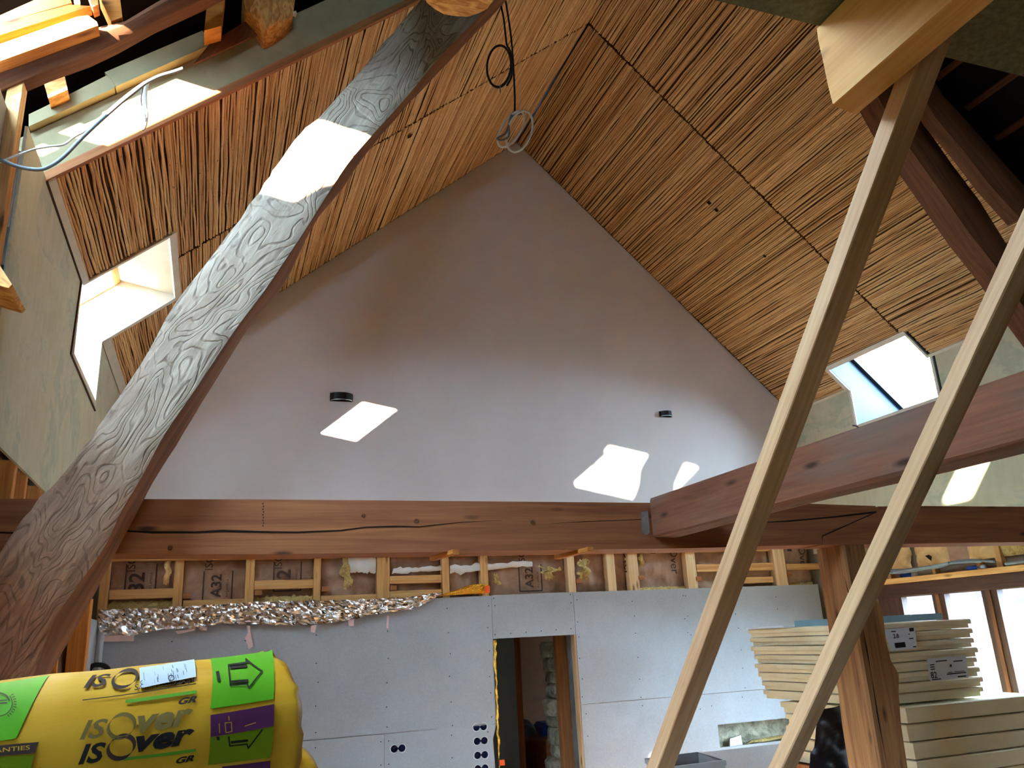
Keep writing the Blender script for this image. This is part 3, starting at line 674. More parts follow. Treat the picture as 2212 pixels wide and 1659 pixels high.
def diag(X, pA, pB, name, label, seed, ext, w, h):
    a = PX(pA[0], pA[1], X); b = PX(pB[0], pB[1], X); d = (b-a).normalized(); a = a-d*ext[0]; b = b+d*ext[1]
    n = V((0, -d.z, d.y)); n = n if n.y > 0 else -n                    # upper/away side
    c0 = a+V((w/2, 0, 0))-n*h/2; c1 = b+V((w/2, 0, 0))-n*h/2
    o = timber(name, c0, c1, w, h, M['batten'], None, n, 10, .0008, .0025, seed)
    return tag(o, label, 'batten', 'diagonal pine battens')
diag(1.32, (1941, 150), (1395, 1659), 'diagonal_batten', 'long diagonal pine batten rising to the sawn loft joist', 21, (.19, .5), .062, .05)
diag(1.33, (2141, 600), (1658, 1659), 'diagonal_batten', 'diagonal pine batten in front of the post, running off the right edge', 22, (.6, .5), .048, .038)

# ------------------------------------------------------------------ framed lower gable wall: studs, noggings, insulation
ZS0, ZS1 = .30, 1.05
def gx(px, py): return PY(px, py, YG)
studs = [(214, 234, 1218, 1318), (375, 395, 1203, 1311), (530, 549, 1200, 1305), (678, 693, 1196, 1298), (815, 842, 1193, 1291), (956, 971, 1195, 1276), (1039, 1055, 1189, 1281), (1227, 1243, 1186, 1278), (1312, 1330, 1184, 1275), (1359, 1380, 1184, 1272), (1484, 1505, 1182, 1270), (1674, 1699, 1182, 1263)]
fe = empty('stud_frame', (3, YG+.1, ZS0-1)); tag(fe, 'pine stud framing of the gable wall between tie beam and plasterboard', 'framing')
sx = []
for i, (a, b, t, u) in enumerate(studs):
    x0 = gx(a, (t+u)/2).x; x1 = gx(b, (t+u)/2).x; sx.append((x0, x1)); zb = gx(a, u).z-.15
    timber('stud', V(((x0+x1)/2, YG+.055, zb)), V(((x0+x1)/2, YG+.055, ZS1-.0)), x1-x0, .085, M['pine_pale' if i > 6 else 'pine'], fe, (0, 1, 0), 3, .001, .003, 40+i)
def nog(px0, px1, py0, py1, mat='pine', y=.045):
    a = gx(px0, py0); b = gx(px1, py1); z = (a.z+b.z)/2; h = abs(a.z-b.z)
    timber('nogging', V((a.x, YG+y, z)), V((b.x, YG+y, z)), .06, h, M[mat], fe, (0, 0, 1), 2, .001, .003, int(px0))
nog(236, 374, 1274, 1291, 'pine'); nog(396, 529, 1297, 1311); nog(550, 677, 1254, 1270); nog(694, 814, 1287, 1297); nog(843, 955, 1244, 1258)
nog(843, 955, 1276, 1288); nog(1506, 1673, 1219, 1231); nog(1700, 1775, 1218, 1229); nog(1606, 1673, 1247, 1258)
timber('top_plate', V((-.85, YG+.03, .800)), V((5.9, YG+.03, .800)), .08, .03, M['pine'], fe, (0, 0, 1), 8, .001, .003, 90)
# stubby blocks left on stud sides
for x, y in ((403, 1287), (558, 1280), (702, 1272), (850, 1270), (1251, 1255), (1386, 1248), (1510, 1250), (1706, 1240)):
    c = gx(x, y); MB().box(c+V((0, .03, 0)), (.03, 0, 0), (0, .03, 0), (0, 0, .022)).build('packing_block', M['pine_brown'], fe)

FONT = {}
def text_geo(body, size=1.0, shear=0.0, bold=0.0):
    key = (body, shear, bold)
    if key not in FONT:
        cu = bpy.data.curves.new('lettering', 'FONT'); cu.body = body; cu.size = 1.0; cu.shear = shear; cu.offset = bold; cu.fill_mode = 'FRONT'; cu.resolution_u = 3
        ob = bpy.data.objects.new('lettering', cu); me = bpy.data.meshes.new_from_object(ob)
        vs = [v.co.copy() for v in me.vertices]; fs = [tuple(p.vertices) for p in me.polygons]
        bpy.data.objects.remove(ob); bpy.data.curves.remove(cu); bpy.data.meshes.remove(me)
        x0 = min(v.x for v in vs); x1 = max(v.x for v in vs); y0 = min(v.y for v in vs); y1 = max(v.y for v in vs)
        FONT[key] = ([V((v.x-x0, v.y-y0, 0)) for v in vs], fs, x1-x0, y1-y0)
    vs, fs, w, h = FONT[key]; return [v*size for v in vs], fs, w*size, h*size
def text_plane(name, body, org, right, up, w, mat, parent, shear=0, bold=0, h=None):
    vs, fs, tw, th = text_geo(body, 1, shear, bold); sx_ = w/tw; sy = (h/th if h else sx_); right = V(right).normalized(); up = V(up).normalized()
    return mk(name, [V(org)+right*v.x*sx_+up*v.y*sy for v in vs], fs, mat, parent)
def crumple(name, P00, P10, P11, P01, nu, nv, amp, normal, mat, parent=None, seed=0, freq=6, bulge=0, ragged=0, smooth=True, taper=0):
    P00, P10, P11, P01, nrm = V(P00), V(P10), V(P11), V(P01), V(normal); vs = []; fs = []
    for j in range(nv+1):
        for i in range(nu+1):
            s, t = i/nu, j/nv
            if taper: s = .5+(s-.5)*(1-taper+2*taper*abs(noise.noise(V((t*2.6, seed*1.3, 2)))))+taper*.5*noise.noise(V((t*3.1, seed, 6)))
            p = P00.lerp(P10, s).lerp(P01.lerp(P11, s), t)
            q = p*freq+V((seed*3.1, seed*1.7, 0)); d = noise.noise(q)*amp+noise.noise(q*2.7)*amp*.5+noise.noise(q*6.1)*amp*.25
            b = bulge*(1-(2*s-1)**4)*(1-(2*t-1)**4)
            p = p+nrm*(d+b)
            if ragged and j == 0: p = p+(P00-P01).normalized()*noise.noise(V((i*.7, seed, 1)))*ragged
            if ragged and j == nv: p = p+(P01-P00).normalized()*noise.noise(V((i*.7, seed, 7)))*ragged
            vs.append(p)
    for j in range(nv):
        for i in range(nu): a = j*(nu+1)+i; fs.append((a, a+1, a+nu+2, a+nu+1))
    return mk(name, vs, fs, mat, parent, None, smooth)
# insulation batts between the studs
bays = []
for i in range(len(sx)-1): bays.append((sx[i][1], sx[i+1][0]))
bays.append((sx[-1][1], XR-.02))
prints = {0: '32', 1: 'A32', 2: '32', 6: 'A32', 8: 'over', 9: 'over', 10: 'over', 11: 'over'}
pos = ['furthest left bay', 'second bay from the left', 'third bay from the left', 'fourth bay, behind white film', 'fifth bay, with a white film strand', 'sixth bay, narrow', 'wide bay above the doorway, left part', 'bay just right of the doorway', 'narrow bay right of the doorway', 'bay above the right plasterboard', 'bay behind the long diagonal batten', 'last bay before the corner']
for i, (x0, x1) in enumerate(bays):
    e = empty('insulation_batt', ((x0+x1)/2, YG+.15, .28)); tag(e, 'kraft-faced insulation batt in the '+pos[i], 'insulation', 'insulation batts of the gable wall')
    kf = crumple('kraft_facing', (x0+.003, YG+.10, .33), (x1-.003, YG+.10, .33), (x1-.003, YG+.10, 1.06), (x0+.003, YG+.10, 1.06), 20, 20, .03, (0, -1, 0), M['kraft'], e, i+1, 7, .02)
    m = MB().bx(x0+.003, x1-.003, YG+.13, YG+.2, .28, 1.06).build('wool_core', M['wool'], e)
    w = x1-x0
    if i in prints:
        cx = x0+w*(.5 if i != 0 else .42); yy = YG+.045; zz = .53 if i in (0, 2) else .46
        if prints[i] == 'over':
            text_plane('print', 'ISOver', (cx+.13 if w > .5 else cx+.05, yy+.01, .92), (0, 0, -1), (1, 0, 0), .36, M['ink_brown'], kf, 0, .01)
            MB().bx(cx-.1, cx-.04, yy+.015, yy+.016, .78, .86).build('print_logo', M['ink_brown'], kf)
        else:
            text_plane('print', 'A32' if prints[i] == 'A32' else '32', (cx+.06, yy, zz), (0, 0, 1), (-1, 0, 0), .20 if prints[i] == 'A32' else .16, M['ink_brown'], kf, 0, .02)
            text_plane('print', 'ISOVER', (cx-.02, yy, .70), (0, 0, 1), (-1, 0, 0), .3, M['ink_brown'], kf, 0, .004)
            text_plane('print', 'A+ LAMBDA', (cx+.12, yy, zz), (0, 0, 1), (-1, 0, 0), .16, M['ink_brown'], kf)
            b = MB(); z0, z1, xa, xb = zz-.03, zz+.23, cx-.09, cx+.15; q = .006
            b.bx(xa, xb, yy, yy+.001, z0-q, z0+q).bx(xa-q, xa+q, yy, yy+.001, z0, z1).bx(xb-q, xb+q, yy, yy+.001, z0, z1)
            b.build('print_frame', M['ink_brown'], kf)
    if i in (0, 1, 2, 4, 9, 11):
        rnd = random.Random(i); z = .36+.05*rnd.random()
        crumple('loose_wool', (x0, YG+.05, z-.03), (x1, YG+.05, z-.03), (x1, YG+.08, z+.05), (x0, YG+.08, z+.05), 22, 4, .02, (0, -1, 0), M['wool'], e, 50+i, 12, .03, .03)
# torn wool tufts and white film
for k, (quad, mt, lab) in enumerate([
    ([(345, 1262), (372, 1262), (378, 1208), (352, 1212)], 'tan', 'torn tan paper tuft beside the second stud'),
    ([(739, 1275), (764, 1262), (752, 1200), (736, 1200)], 'wool', 'yellow glass wool tuft left of the film, fourth bay'),
    ([(1244, 1250), (1275, 1253), (1274, 1206), (1246, 1210)], 'wool', 'ragged yellow wool tuft right of the doorway stud'),
    ([(1165, 1250), (1205, 1252), (1208, 1228), (1160, 1222)], 'wool', 'torn yellow wool strip above the doorway'),
    ([(1380, 1225), (1392, 1222), (1390, 1186), (1377, 1186)], 'wool', 'thin yellow wool strand at the tenth stud'),
    ([(1063, 1258), (1085, 1264), (1078, 1240), (1060, 1240)], 'wool', 'small yellow wool lump left of the A32 print over the door')]):
    P = [PY(x, y, YG+.03) for x, y in quad]
    o = crumple('wool_tuft', P[0], P[1], P[2], P[3], 9, 12, .035, (0, -1, 0), M[mt], None, 70+k, 14, .02, .05, True, .55); tag(o, lab, 'insulation', 'torn insulation tufts')
for k, (quad, lab) in enumerate([([(752, 1236), (812, 1238), (812, 1200), (752, 1196)], 'crumpled white film patch in the fourth stud bay'), ([(846, 1240), (955, 1232), (958, 1222), (850, 1228)], 'stretched white film strand across the fifth bay'), ([(972, 1240), (1150, 1222), (1150, 1212), (972, 1222)], 'white film strand running over the sixth bay towards the door')]):
    P = [PY(x, y, YG+.035) for x, y in quad]
    o = crumple('film_scrap', P[0], P[1], P[2], P[3], 16, 5, .022, (0, -1, 0), M['polyfilm'], None, 90+k, 16, .01, .035); tag(o, lab, 'film')

# ------------------------------------------------------------------ plasterboards on the lower gable
GB = YG+.0
def circ(c, r, n=14): return [c+V((r*math.cos(2*math.pi*i/n), 0, r*math.sin(2*math.pi*i/n))) for i in range(n)]
def dbl(c, r, d):
    """outline of a double round box hole"""
    n = 10; pts = []; a0 = math.acos((d/2)/r) if d/2 < r else .3
    for i in range(n+1):
        a = a0+(2*math.pi-2*a0)*i/n; pts.append(c+V((-d/2, 0, 0))+V((r*math.cos(a), 0, r*math.sin(a))))
    for i in range(n+1):
        a = math.pi+a0+(2*math.pi-2*a0)*i/n; pts.append(c+V((d/2, 0, 0))+V((r*math.cos(a), 0, r*math.sin(a))))
    return pts
socks = [PY(1037, 1570.5, GB), PY(1038.5, 1600.5, GB), PY(1039.5, 1631, GB), PY(1040, 1660, GB), PY(860, 1617, GB)]
DX0, DX1 = 2.577, 3.45
ZT = PY(1000, 1285, GB).z
def board(outl, holes, idx=0):
    return struct(sheet('wall_gable_board', [V((x, GB, z)) for x, z in outl], holes, (0, .0125, 0), M['gyps'], None))
g = .0016
b1 = board([(XL+.01, -.765), (DX0-g, -.765), (DX0-g, .395), (XL+.01, .36)], [])
b2 = board([(XL+.01, FZ), (1.52-g, FZ), (1.52-g, -.769), (XL+.01, -.769)], [])
b3 = board([(1.52+g, FZ), (DX0-.02, FZ), (DX0-.025, -1.2), (DX0-.04, -.9), (DX0-g, -.769), (1.52+g, -.769)], [dbl(s, .033, .07) for s in socks])
b4 = board([(DX0+g, -.008), (DX1-g, -.008), (DX1-g, .405), (DX0+g, .40)], [])
b5 = board([(DX1+g, -.66), (XR-.01, -.66), (XR-.01, .40), (DX1+g, .402)], [])
hx0, hx1, hz0, hz1 = PY(1550, 1567, GB).x, 6.2, PY(1555, 1615, GB).z, PY(1549, 1566, GB).z
b6 = board([(DX1+g, FZ), (XR-.01, FZ), (XR-.01, -.664), (DX1+g, -.664)], [[V((hx0, GB, hz0)), V((hx1, GB, hz0)), V((hx1, GB, hz1)), V((hx0, GB, hz1))]])
def screws(parent, pts):
    m = MB()
    for x, z in pts: c = V((x, GB-.0008, z)); m.add(circ(c, .006, 6), [(5, 4, 3, 2, 1, 0)])
    stuff(m.build('screw_heads', M['ink_brown'], parent))
rnd = random.Random(5)
screws(b1, [(x+rnd.uniform(-.012, .012), z+rnd.uniform(-.03, .03)) for x in (-.3, .3, .92, 1.55, 2.14, 2.54) for z in (.28, .08, -.12, -.32, -.52, -.72)])
screws(b2, [(x, z) for x in (.3, .92, 1.49) for z in (-.83, -1.02, -1.2, -1.4)])
screws(b3, [(x, z) for x in (1.56, 2.14, 2.49) for z in (-.83, -1.02, -1.2)])
screws(b4, [(2.6+i*.16, .03+.004*i) for i in range(6)]+[(2.61, .3), (3.42, .3), (2.6, .37), (3.42, .38)])
screws(b5, [(x+rnd.uniform(-.01, .01), z+rnd.uniform(-.03, .03)) for x in (3.48, 4.12, 4.72, 4.76, 5.35, 5.9) for z in (.3, .12, -.05, -.25, -.45, -.62)])
screws(b6, [(3.5, -.75), (3.5, -.95), (4.12, -.72), (4.75, -.72), (4.78, -.8), (4.92, -.78), (5.3, -.72)])
# double socket boxes in their holes
slabel = ['topmost double socket box beside the doorway', 'second double socket box from the top beside the doorway', 'third double socket box from the top beside the doorway', 'lowest double socket box beside the doorway, cut by the picture edge', 'lone double socket box with ragged wiring hole, left of the others']
for s, lab in zip(socks, slabel):
    e = empty('socket_box', s+V((0, .05, 0))); tag(e, lab, 'socket', 'double socket boxes')
    for d in (-.035, .035):
        c = s+V((d, .004, 0)); n = 14; r = .031; f = circ(c, r, n); bk = circ(c+V((0, .045, 0)), r*.94, n)
        MB().add(f+bk, [(i, (i+1) % n, n+(i+1) % n, n+i) for i in range(n)]+[tuple(n+i for i in range(n))]).build('cup', M['navy'], e, None, True)
    o2 = dbl(s+V((0, -.0012, 0)), .033, .07); o3 = [s+(p-s)*1.0+(p-s).normalized()*(.007+.005*noise.noise(p*60)) for p in o2]; n = len(o2)
    MB().add(o2+o3, [(i, n+i, n+(i+1) % n, (i+1) % n) for i in range(n)]).build('torn_paper_rim', M['chalk'], e)
    if s is socks[4]:
        MB().tube(smoothpath([s+V((-.03, .02, -.01)), s+V((-.045, -.01, .012)), s+V((-.02, -.02, .018)), s+V((-.02, .02, 0))], 5), .003, 5).build('wire', M['cable_black'], e)

# ------------------------------------------------------------------ black wall lamps on the gable
def walllamp(px, py, w, h, label):
    c = PY(px, py, YG); e = empty('wall_lamp', c); tag(e, label, 'lamp', 'black wall lamps on the gable')
    MB().bx(c.x-w/2, c.x+w/2, YG-.012, YG, c.z-h/2, c.z+h/2).build('back_plate', M['black'], e)
    n = 12; vs = []; fs = []
    for k, z in enumerate((c.z-h/2+.004, c.z+h/2-.004)):
        for i in range(n+1):
            a = math.pi*i/n; vs.append(V((c.x-(w/2-.008)*math.cos(a), YG-.012-.062*math.sin(a), z)))
    fs = [(i, i+1, n+2+i, n+1+i) for i in range(n)]
    sh = mk('shade', vs, fs, M['black'], e, None, True)
    m = MB().tube([V((c.x-(w/2-.008)*math.cos(math.pi*i/n), YG-.012-.062*math.sin(math.pi*i/n), c.z-h/2+.004)) for i in range(n+1)], .0035, 5)
    m.build('shade_rim', M['zinc'], sh)
walllamp(737.5, 859, .22, .08, 'black half-round wall lamp above the left sun patch')
walllamp(1437, 895.5, .155, .065, 'black half-round wall lamp above the joist on the right')

# ------------------------------------------------------------------ crumpled foil strip with pink tapes
def foil():
    e = empty('foil_strip', PY(560, 1330, YG-.03)); tag(e, 'crumpled aluminium foil strip hanging over the left plasterboard', 'foil')
    top = [(212, 1316), (300, 1315), (390, 1310), (470, 1306), (550, 1301), (640, 1298), (720, 1297), (800, 1294), (880, 1289), (952, 1279)]
    bot = [(215, 1372), (285, 1373), (345, 1360), (420, 1358), (470, 1348), (550, 1349), (640, 1350), (720, 1344), (790, 1332), (840, 1322), (900, 1312), (952, 1284)]
    A = smoothpath([PY(x, y, YG-.035) for x, y in top], 13); B = smoothpath([PY(x, y, YG-.035) for x, y in bot], 11); nu = 110; nv = 11; vs = []; fs = []
    def at(L, s): k = s*(len(L)-1); i = min(int(k), len(L)-2); return L[i].lerp(L[i+1], k-i)
    for j in range(nv+1):
        for i in range(nu+1):
            s, t = i/nu, j/nv; p = at(A, s).lerp(at(B, s), t)
            d = noise.noise(p*20)*.03+noise.noise(p*43+V((5, 0, 0)))*.018+noise.noise(p*9)*.012+.012*math.sin(t*3.1)
            vs.append(p+V((noise.noise(p*31)*.01, -.004-abs(d)*1.1, noise.noise(p*37+V((0, 4, 0)))*.012)))
    for j in range(nv):
        for i in range(nu): a = j*(nu+1)+i; fs.append((a, a+nu+1, a+nu+2, a+1))
    mk('foil_sheet', vs, fs, M['foil'], e)
    for pts in ([(213, 1374), (290, 1372), (289, 1385), (214, 1386)], [(378, 1363), (422, 1358), (420, 1362), (384, 1370)], [(428, 1356), (447, 1354), (447, 1362), (434, 1362)], [(512, 1342), (582, 1337), (580, 1341), (512, 1345)], [(672, 1352), (684, 1350), (680, 1367), (671, 1365)], [(752, 1340), (765, 1338), (764, 1352), (754, 1352)], [(836, 1330), (840, 1330), (839, 1358), (835, 1357)], [(855, 1312), (885, 1309), (884, 1317), (854, 1317)]):
        slab('tape_piece', pts, YG-.05, .002, M['pinktape'], e)
    mk('tape_piece', [PY(x, y, YG-.05) for x, y in ((533, 1352), (540, 1352), (541, 1366), (536, 1366), (547, 1396), (538, 1402), (529, 1378))], [(0, 1, 2, 3), (3, 2, 4, 5, 6)], M['pinktape'], e)
foil()
o = crumple('gold_foil_scrap', PY(945, 1287, YG-.01), PY(1057, 1281, YG-.01), PY(1055, 1262, YG-.01), PY(1020, 1262, YG-.01), 24, 6, .02, (0, -1, 0), M['gold'], None, 33, 18, .02, .01, False); tag(o, 'crumpled golden foil scrap on top of the plasterboard beside the doorway', 'foil')
o = slab('orange_tab', [(1047, 1266), (1058, 1265), (1058, 1280), (1048, 1281)], YG-.04, .01, M['orange']); tag(o, 'small orange tab at the end of the golden foil', 'tab')

# ------------------------------------------------------------------ doorway
e = empty('door_1', (3.0, YG+.1, FZ)); struct(e)
MB().bx(DX1-.015, DX1+.03, YG+.013, YG+.10, FZ, -.01).build('jamb', M['pine_pale'], e, frame((DX1, 7.9, -1), (0, 0, 1)))
MB().bx(DX1-.012, DX1+.03, YG+.12, YG+.22, FZ, -.01).build('jamb', M['steel'], e)
MB().bx(3.437, 3.56, 8.3, 8.38, FZ, .2).build('jamb', M['pine_brown'], e, frame((3.5, 8.3, -1), (0, 0, 1)))
MB().bx(DX0, DX1, YG+.02, YG+.24, -.01, .03).build('lintel', M['old'], e, frame((3, 8, 0), (1, 0, 0)))
o = crumple('foil_edge', (DX0+.005, YG-.004, -1.35), (DX0+.03, YG+.04, -1.35), (DX0+.05, YG+.06, -.02), (DX0, YG-.004, -.02), 4, 46, .012, (1, -.6, 0), M['gold'], None, 12, 25, 0, 0, False); tag(o, 'golden foil edge hanging down the left side of the doorway', 'foil')
o = slab('orange_clip', [(1079, 1642), (1090, 1641), (1091, 1653), (1080, 1654)], YG-.03, .03, M['orange']); tag(o, 'orange clip low on the left side of the doorway', 'clip')
# room behind the doorway
struct(MB().bx(.6, 6.4, 11.3, 11.4, FZ, .9).build('wall_back_room', M['plasterwall']))
struct(MB().bx(.6, .7, 8.12, 11.3, FZ, .9).bx(6.3, 6.4, 8.12, 11.1, FZ, .9).build('wall_back_room_sides', M['plasterwall']))  # right side stops short: gap added to let sky light in
struct(MB().bx(.6, 6.4, 8.12, 9.2, .85, .9).bx(.6, 6.4, 9.2, 11.3, .85, .9).build('ceiling_back_room', M['plasterwall']))
o = MB().bx(2.5, 3.13, 8.75, 8.79, FZ, .05).build('inner_door_leaf', M['bluewall']); tag(o, 'dull blue panel just inside the doorway on the left', 'panel')
o = timber('inner_post', V((3.23, 9.0, FZ)), V((3.23, 9.0, .8)), .09, .09, M['old'], None, (0, 1, 0)); tag(o, 'dark brown upright post inside the doorway', 'post')
def stonecol():
    e = empty('stone_pier', (3.72, 8.7, FZ)); tag(e, 'rough stone pier edge inside the doorway on the right', 'pier'); rnd = random.Random(9); z = FZ; i = 0
    while z < -.12:
        h = rnd.uniform(.1, .19); w = rnd.uniform(.24, .34); m = MB(); x1 = 3.74; x0 = x1-w
        c = V(((x0+x1)/2, 8.68, z+h/2)); vs = []; n = 8
        for k, s in ((0, .86), (1, 1), (2, 1), (3, .86)):
            for j in range(n):
                a = 2*math.pi*j/n+.39; q = (abs(math.cos(a))**.4*math.copysign(1, math.cos(a)), abs(math.sin(a))**.4*math.copysign(1, math.sin(a)))
                vs.append(c+V((q[0]*w/2*s+rnd.uniform(-.01, .01), q[1]*.16*s+rnd.uniform(-.01, .01), (-.5, -.3, .3, .5)[k]*h*.97)))
        fs = [(r*n+j, r*n+(j+1) % n, (r+1)*n+(j+1) % n, (r+1)*n+j) for r in range(3) for j in range(n)]+[tuple(reversed(range(n))), tuple(3*n+j for j in range(n))]
        mk('stone', vs, fs, M['stone'], e, None, True); z += h; i += 1
stonecol()
ct = -1.13
ce = empty('cabinet', (3.85, 9.9, FZ)); tag(ce, 'dark red-brown open cabinet inside the doorway', 'cabinet')
MB().bx(3.44, 3.50, 9.6, 10.1, FZ, ct-.03).build('side_panel', M['cabinet'], ce); MB().bx(3.77, 3.84, 9.6, 10.1, FZ, ct-.03).build('side_panel', M['pine_brown'], ce)
MB().bx(3.44, 4.4, 9.58, 10.1, ct-.03, ct).build('top', M['cabinet'], ce); MB().bx(3.84, 4.4, 9.6, 10.1, -1.6, -1.56).build('shelf', M['pine_brown'], ce); MB().bx(3.44, 4.4, 10.06, 10.1, FZ, ct-.03).build('back_panel', M['cabinet'], ce)
te = empty('tool_case', (3.93, 9.8, ct)); tag(te, 'blue tool case on the cabinet inside the doorway', 'case')
MB().prism([V((3.76, 9.65, ct)), V((4.15, 9.65, ct)), V((4.15, 9.65, ct+.14)), V((3.80, 9.65, ct+.14)), V((3.76, 9.65, ct+.1))], (0, .3, 0)).build('case_body', M['bluecase'], te)
text_plane('case_print', 'CO', (3.85, 9.647, ct+.02), (1, 0, 0), (0, 0, 1), .09, M['label'], te, 0, .02)
MB().tube(smoothpath([V((3.86, 9.75, ct+.14)), V((3.9, 9.75, ct+.165)), V((4.03, 9.75, ct+.165)), V((4.07, 9.75, ct+.14))], 4), .012, 6).build('handle', M['black'], te)
o = crumple('work_clothes', (3.46, 9.62, ct+.02), (3.7, 9.62, ct+.02), (3.7, 9.95, ct+.17), (3.47, 9.95, ct+.17), 14, 12, .03, (0, -.5, .8), M['cloth'], None, 3, 9, .06); tag(o, 'heap of dark work clothes beside the blue tool case', 'clothes')

# ------------------------------------------------------------------ right wall below the knee board: framing, header, windows
fe = empty('side_stud_frame', (XR+.1, 6, FZ)); tag(fe, 'pine framing and long pine header on the right wall above the windows', 'framing')
timber('header', V((XR-.03, 7.4, .345)), V((XR-.03, 2.5, .345)), .06, .052, M['pine'], fe, (0, 0, 1), 8, .001, .003, 60)
for py_, w in (((1925, 1245), .035), ((2022, 1240), .04), ((2118, 1228), .04), ((2158, 1200), .06)):
    c = PX(py_[0], py_[1], XR+.02); z1 = .46 if w < .05 else .8
    timber('stud', V((XR+.03, c.y, .36)), V((XR+.03, c.y, z1)), w, .06, M['pine'], fe, (1, 0, 0), 2, .001, .003, int(py_[0]))
struct(MB().bx(XR+.1, XR+.2, 2.0, 5.55, .19, 3.12).bx(XR+.1, XR+.2, 5.55, 6.95, .19, 1.93).bx(XR+.1, XR+.2, 6.95, 8.1, .19, 3.12).build('wall_right_masonry', M['render']))
struct(MB().bx(XR+.1, XR+.2, 7.0, 8.1, FZ, .19).bx(XR+.1, XR+.2, -6, 4.75, FZ, .19).bx(XR+.1, XR+.2, 4.75, 7.0, FZ, -1.15).bx(XR+.1, XR+.2, -6, 2.0, .19, 3.12).build('wall_right_lower', M['render']))
timber('lintel_board', V((XR+.02, 7.1, .255)), V((XR+.02, 2.5, .255)), .08, .125, M['darkframe'], fe, (0, 0, 1), 3, .001, .003, 61)
bulk = [((1936, 1208), .33, 'tan', 'bulging tan insulation bag beside the post'), ((2012, 1205), .42, 'tan', 'crumpled tan insulation bag with a torn hole'), ((2070, 1198), .26, 'kraft', 'flat brown kraft batt between the tan bags'), ((2122, 1198), .34, 'tan', 'smooth tan batt beside the pine stud'), ((2192, 1195), .3, 'wool', 'yellow batt right of the pine stud at the edge')]
for k, (p, w, mt, lab) in enumerate(bulk):
    c = PX(p[0], p[1], XR+.02); e = empty('side_insulation', (XR+.08, c.y, .5)); tag(e, lab, 'insulation', 'insulation on the right wall')
    crumple('facing', (XR+.05, c.y+w/2, .46), (XR+.05, c.y-w/2, .46), (XR+.05, c.y-w/2, .82), (XR+.05, c.y+w/2, .82), 16, 14, .03 if mt == 'tan' and k < 2 else .012, (-1, 0, 0), M[mt], e, 200+k, 9, .05)
    if k == 1: MB().add([PX(x, y, XR-.03) for x, y in ((1998, 1201), (2006, 1198), (2013, 1202), (2012, 1212), (2004, 1206))], [(0, 1, 2, 3, 4)]).build('torn_hole', M['crack'], e)
for k, (pts, lab) in enumerate([([(1915, 1238), (1950, 1236), (2000, 1228), (2030, 1224), (2060, 1214), (2100, 1210), (2150, 1213)], 'upper grey-green cable slung along the right wall insulation'), ([(1918, 1232), (1960, 1231), (2010, 1226), (2045, 1218), (2080, 1214), (2120, 1212)], 'middle grey-green cable along the right wall insulation'), ([(2172, 1218), (2200, 1214), (2230, 1210)], 'short grey-green cable at the right picture edge'), ([(1930, 1236), (1975, 1229), (2020, 1222), (2050, 1216)], 'lowest grey-green cable along the right wall insulation')]):
    o = MB().tube(smoothpath([PX(x, y, XR-.07-.008*k) for x, y in pts], 6), .013, 7).build('cable_bundle', M['cable_grey'], None, None, True); tag(o, lab, 'cable', 'cables on the right wall')
for k, (x, y, lab) in enumerate([(1956, 1243, 'blue tube end tucked under the tan bag beside the post'), (2100, 1227, 'blue tube end under the cables nearer the pine stud')]):
    c = PX(x, y, XR+.02); e = empty('blue_tube', c); tag(e, lab, 'tube', 'blue tubes on the right wall')
    MB().tube([c+V((0, -.09, 0)), c+V((0, .05, 0))], .022, 10).build('tube_body', M['bluetube'], e, None, True); MB().tube([c+V((0, -.15, 0)), c+V((0, -.09, 0))], .02, 10).build('tube_cap', M['label'], e, None, True)
# windows in the right wall
e = empty('window_7', (XR+.05, 5.6, -.9)); struct(e)
zt = .187; zb = -1.1; X = XR+.05
panes = [(6.634, 6.249), (6.105, 5.693), (5.531, 4.9)]
mull = [(6.95, 6.634), (6.249, 6.105), (5.693, 5.531), (4.9, 4.75)]
for a, b in mull: MB().bx(X-.035, X+.035, b, a, zb, zt).build('mullion', M['darkframe'], e, frame((X, (a+b)/2, -.4), (0, 0, 1)))
for a, b in mull[1:3]: MB().bx(X-.05, X-.034, (a+b)/2-.02, (a+b)/2+.02, zb, zt).build('cover_strip', M['old'], e, frame((X, (a+b)/2, -.4), (0, 0, 1)))
MB().bx(X-.035, X+.035, 4.75, 6.95, zt, zt+.06).build('head_rail', M['darkframe'], e, frame((X, 5, zt), (0, 1, 0))); MB().bx(X-.035, X+.035, 4.75, 6.95, zb-.05, zb).build('bottom_rail', M['darkframe'], e, frame((X, 5, zb), (0, 1, 0)))
for a, b in panes: MB().quad((X, b, zb), (X, a, zb), (X, a, zt), (X, b, zt)).build('pane', M['glass'], e)
# outside
struct(MB().bx(-60, 60, -60, 60, FZ-.4, FZ-.3).build('ground_outside', M['lawn']))
he = empty('neighbour_house', (13, 9, FZ)); tag(he, 'pale brick house seen through the right windows', 'house')
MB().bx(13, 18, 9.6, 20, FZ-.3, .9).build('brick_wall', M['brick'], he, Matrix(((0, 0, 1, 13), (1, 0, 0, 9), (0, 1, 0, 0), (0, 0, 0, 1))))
MB().prism([V((12.6, 9.3, .9)), V((18.4, 9.3, .9)), V((15.5, 9.3, 3.6))], (0, 11, 0)).build('roof', M['old'], he)
o = MB().bx(10.2, 10.4, 2, 9.0, FZ-.3, -.35).build('garden_wall', M['render']); tag(o, 'low rendered garden wall outside the right windows', 'wall')

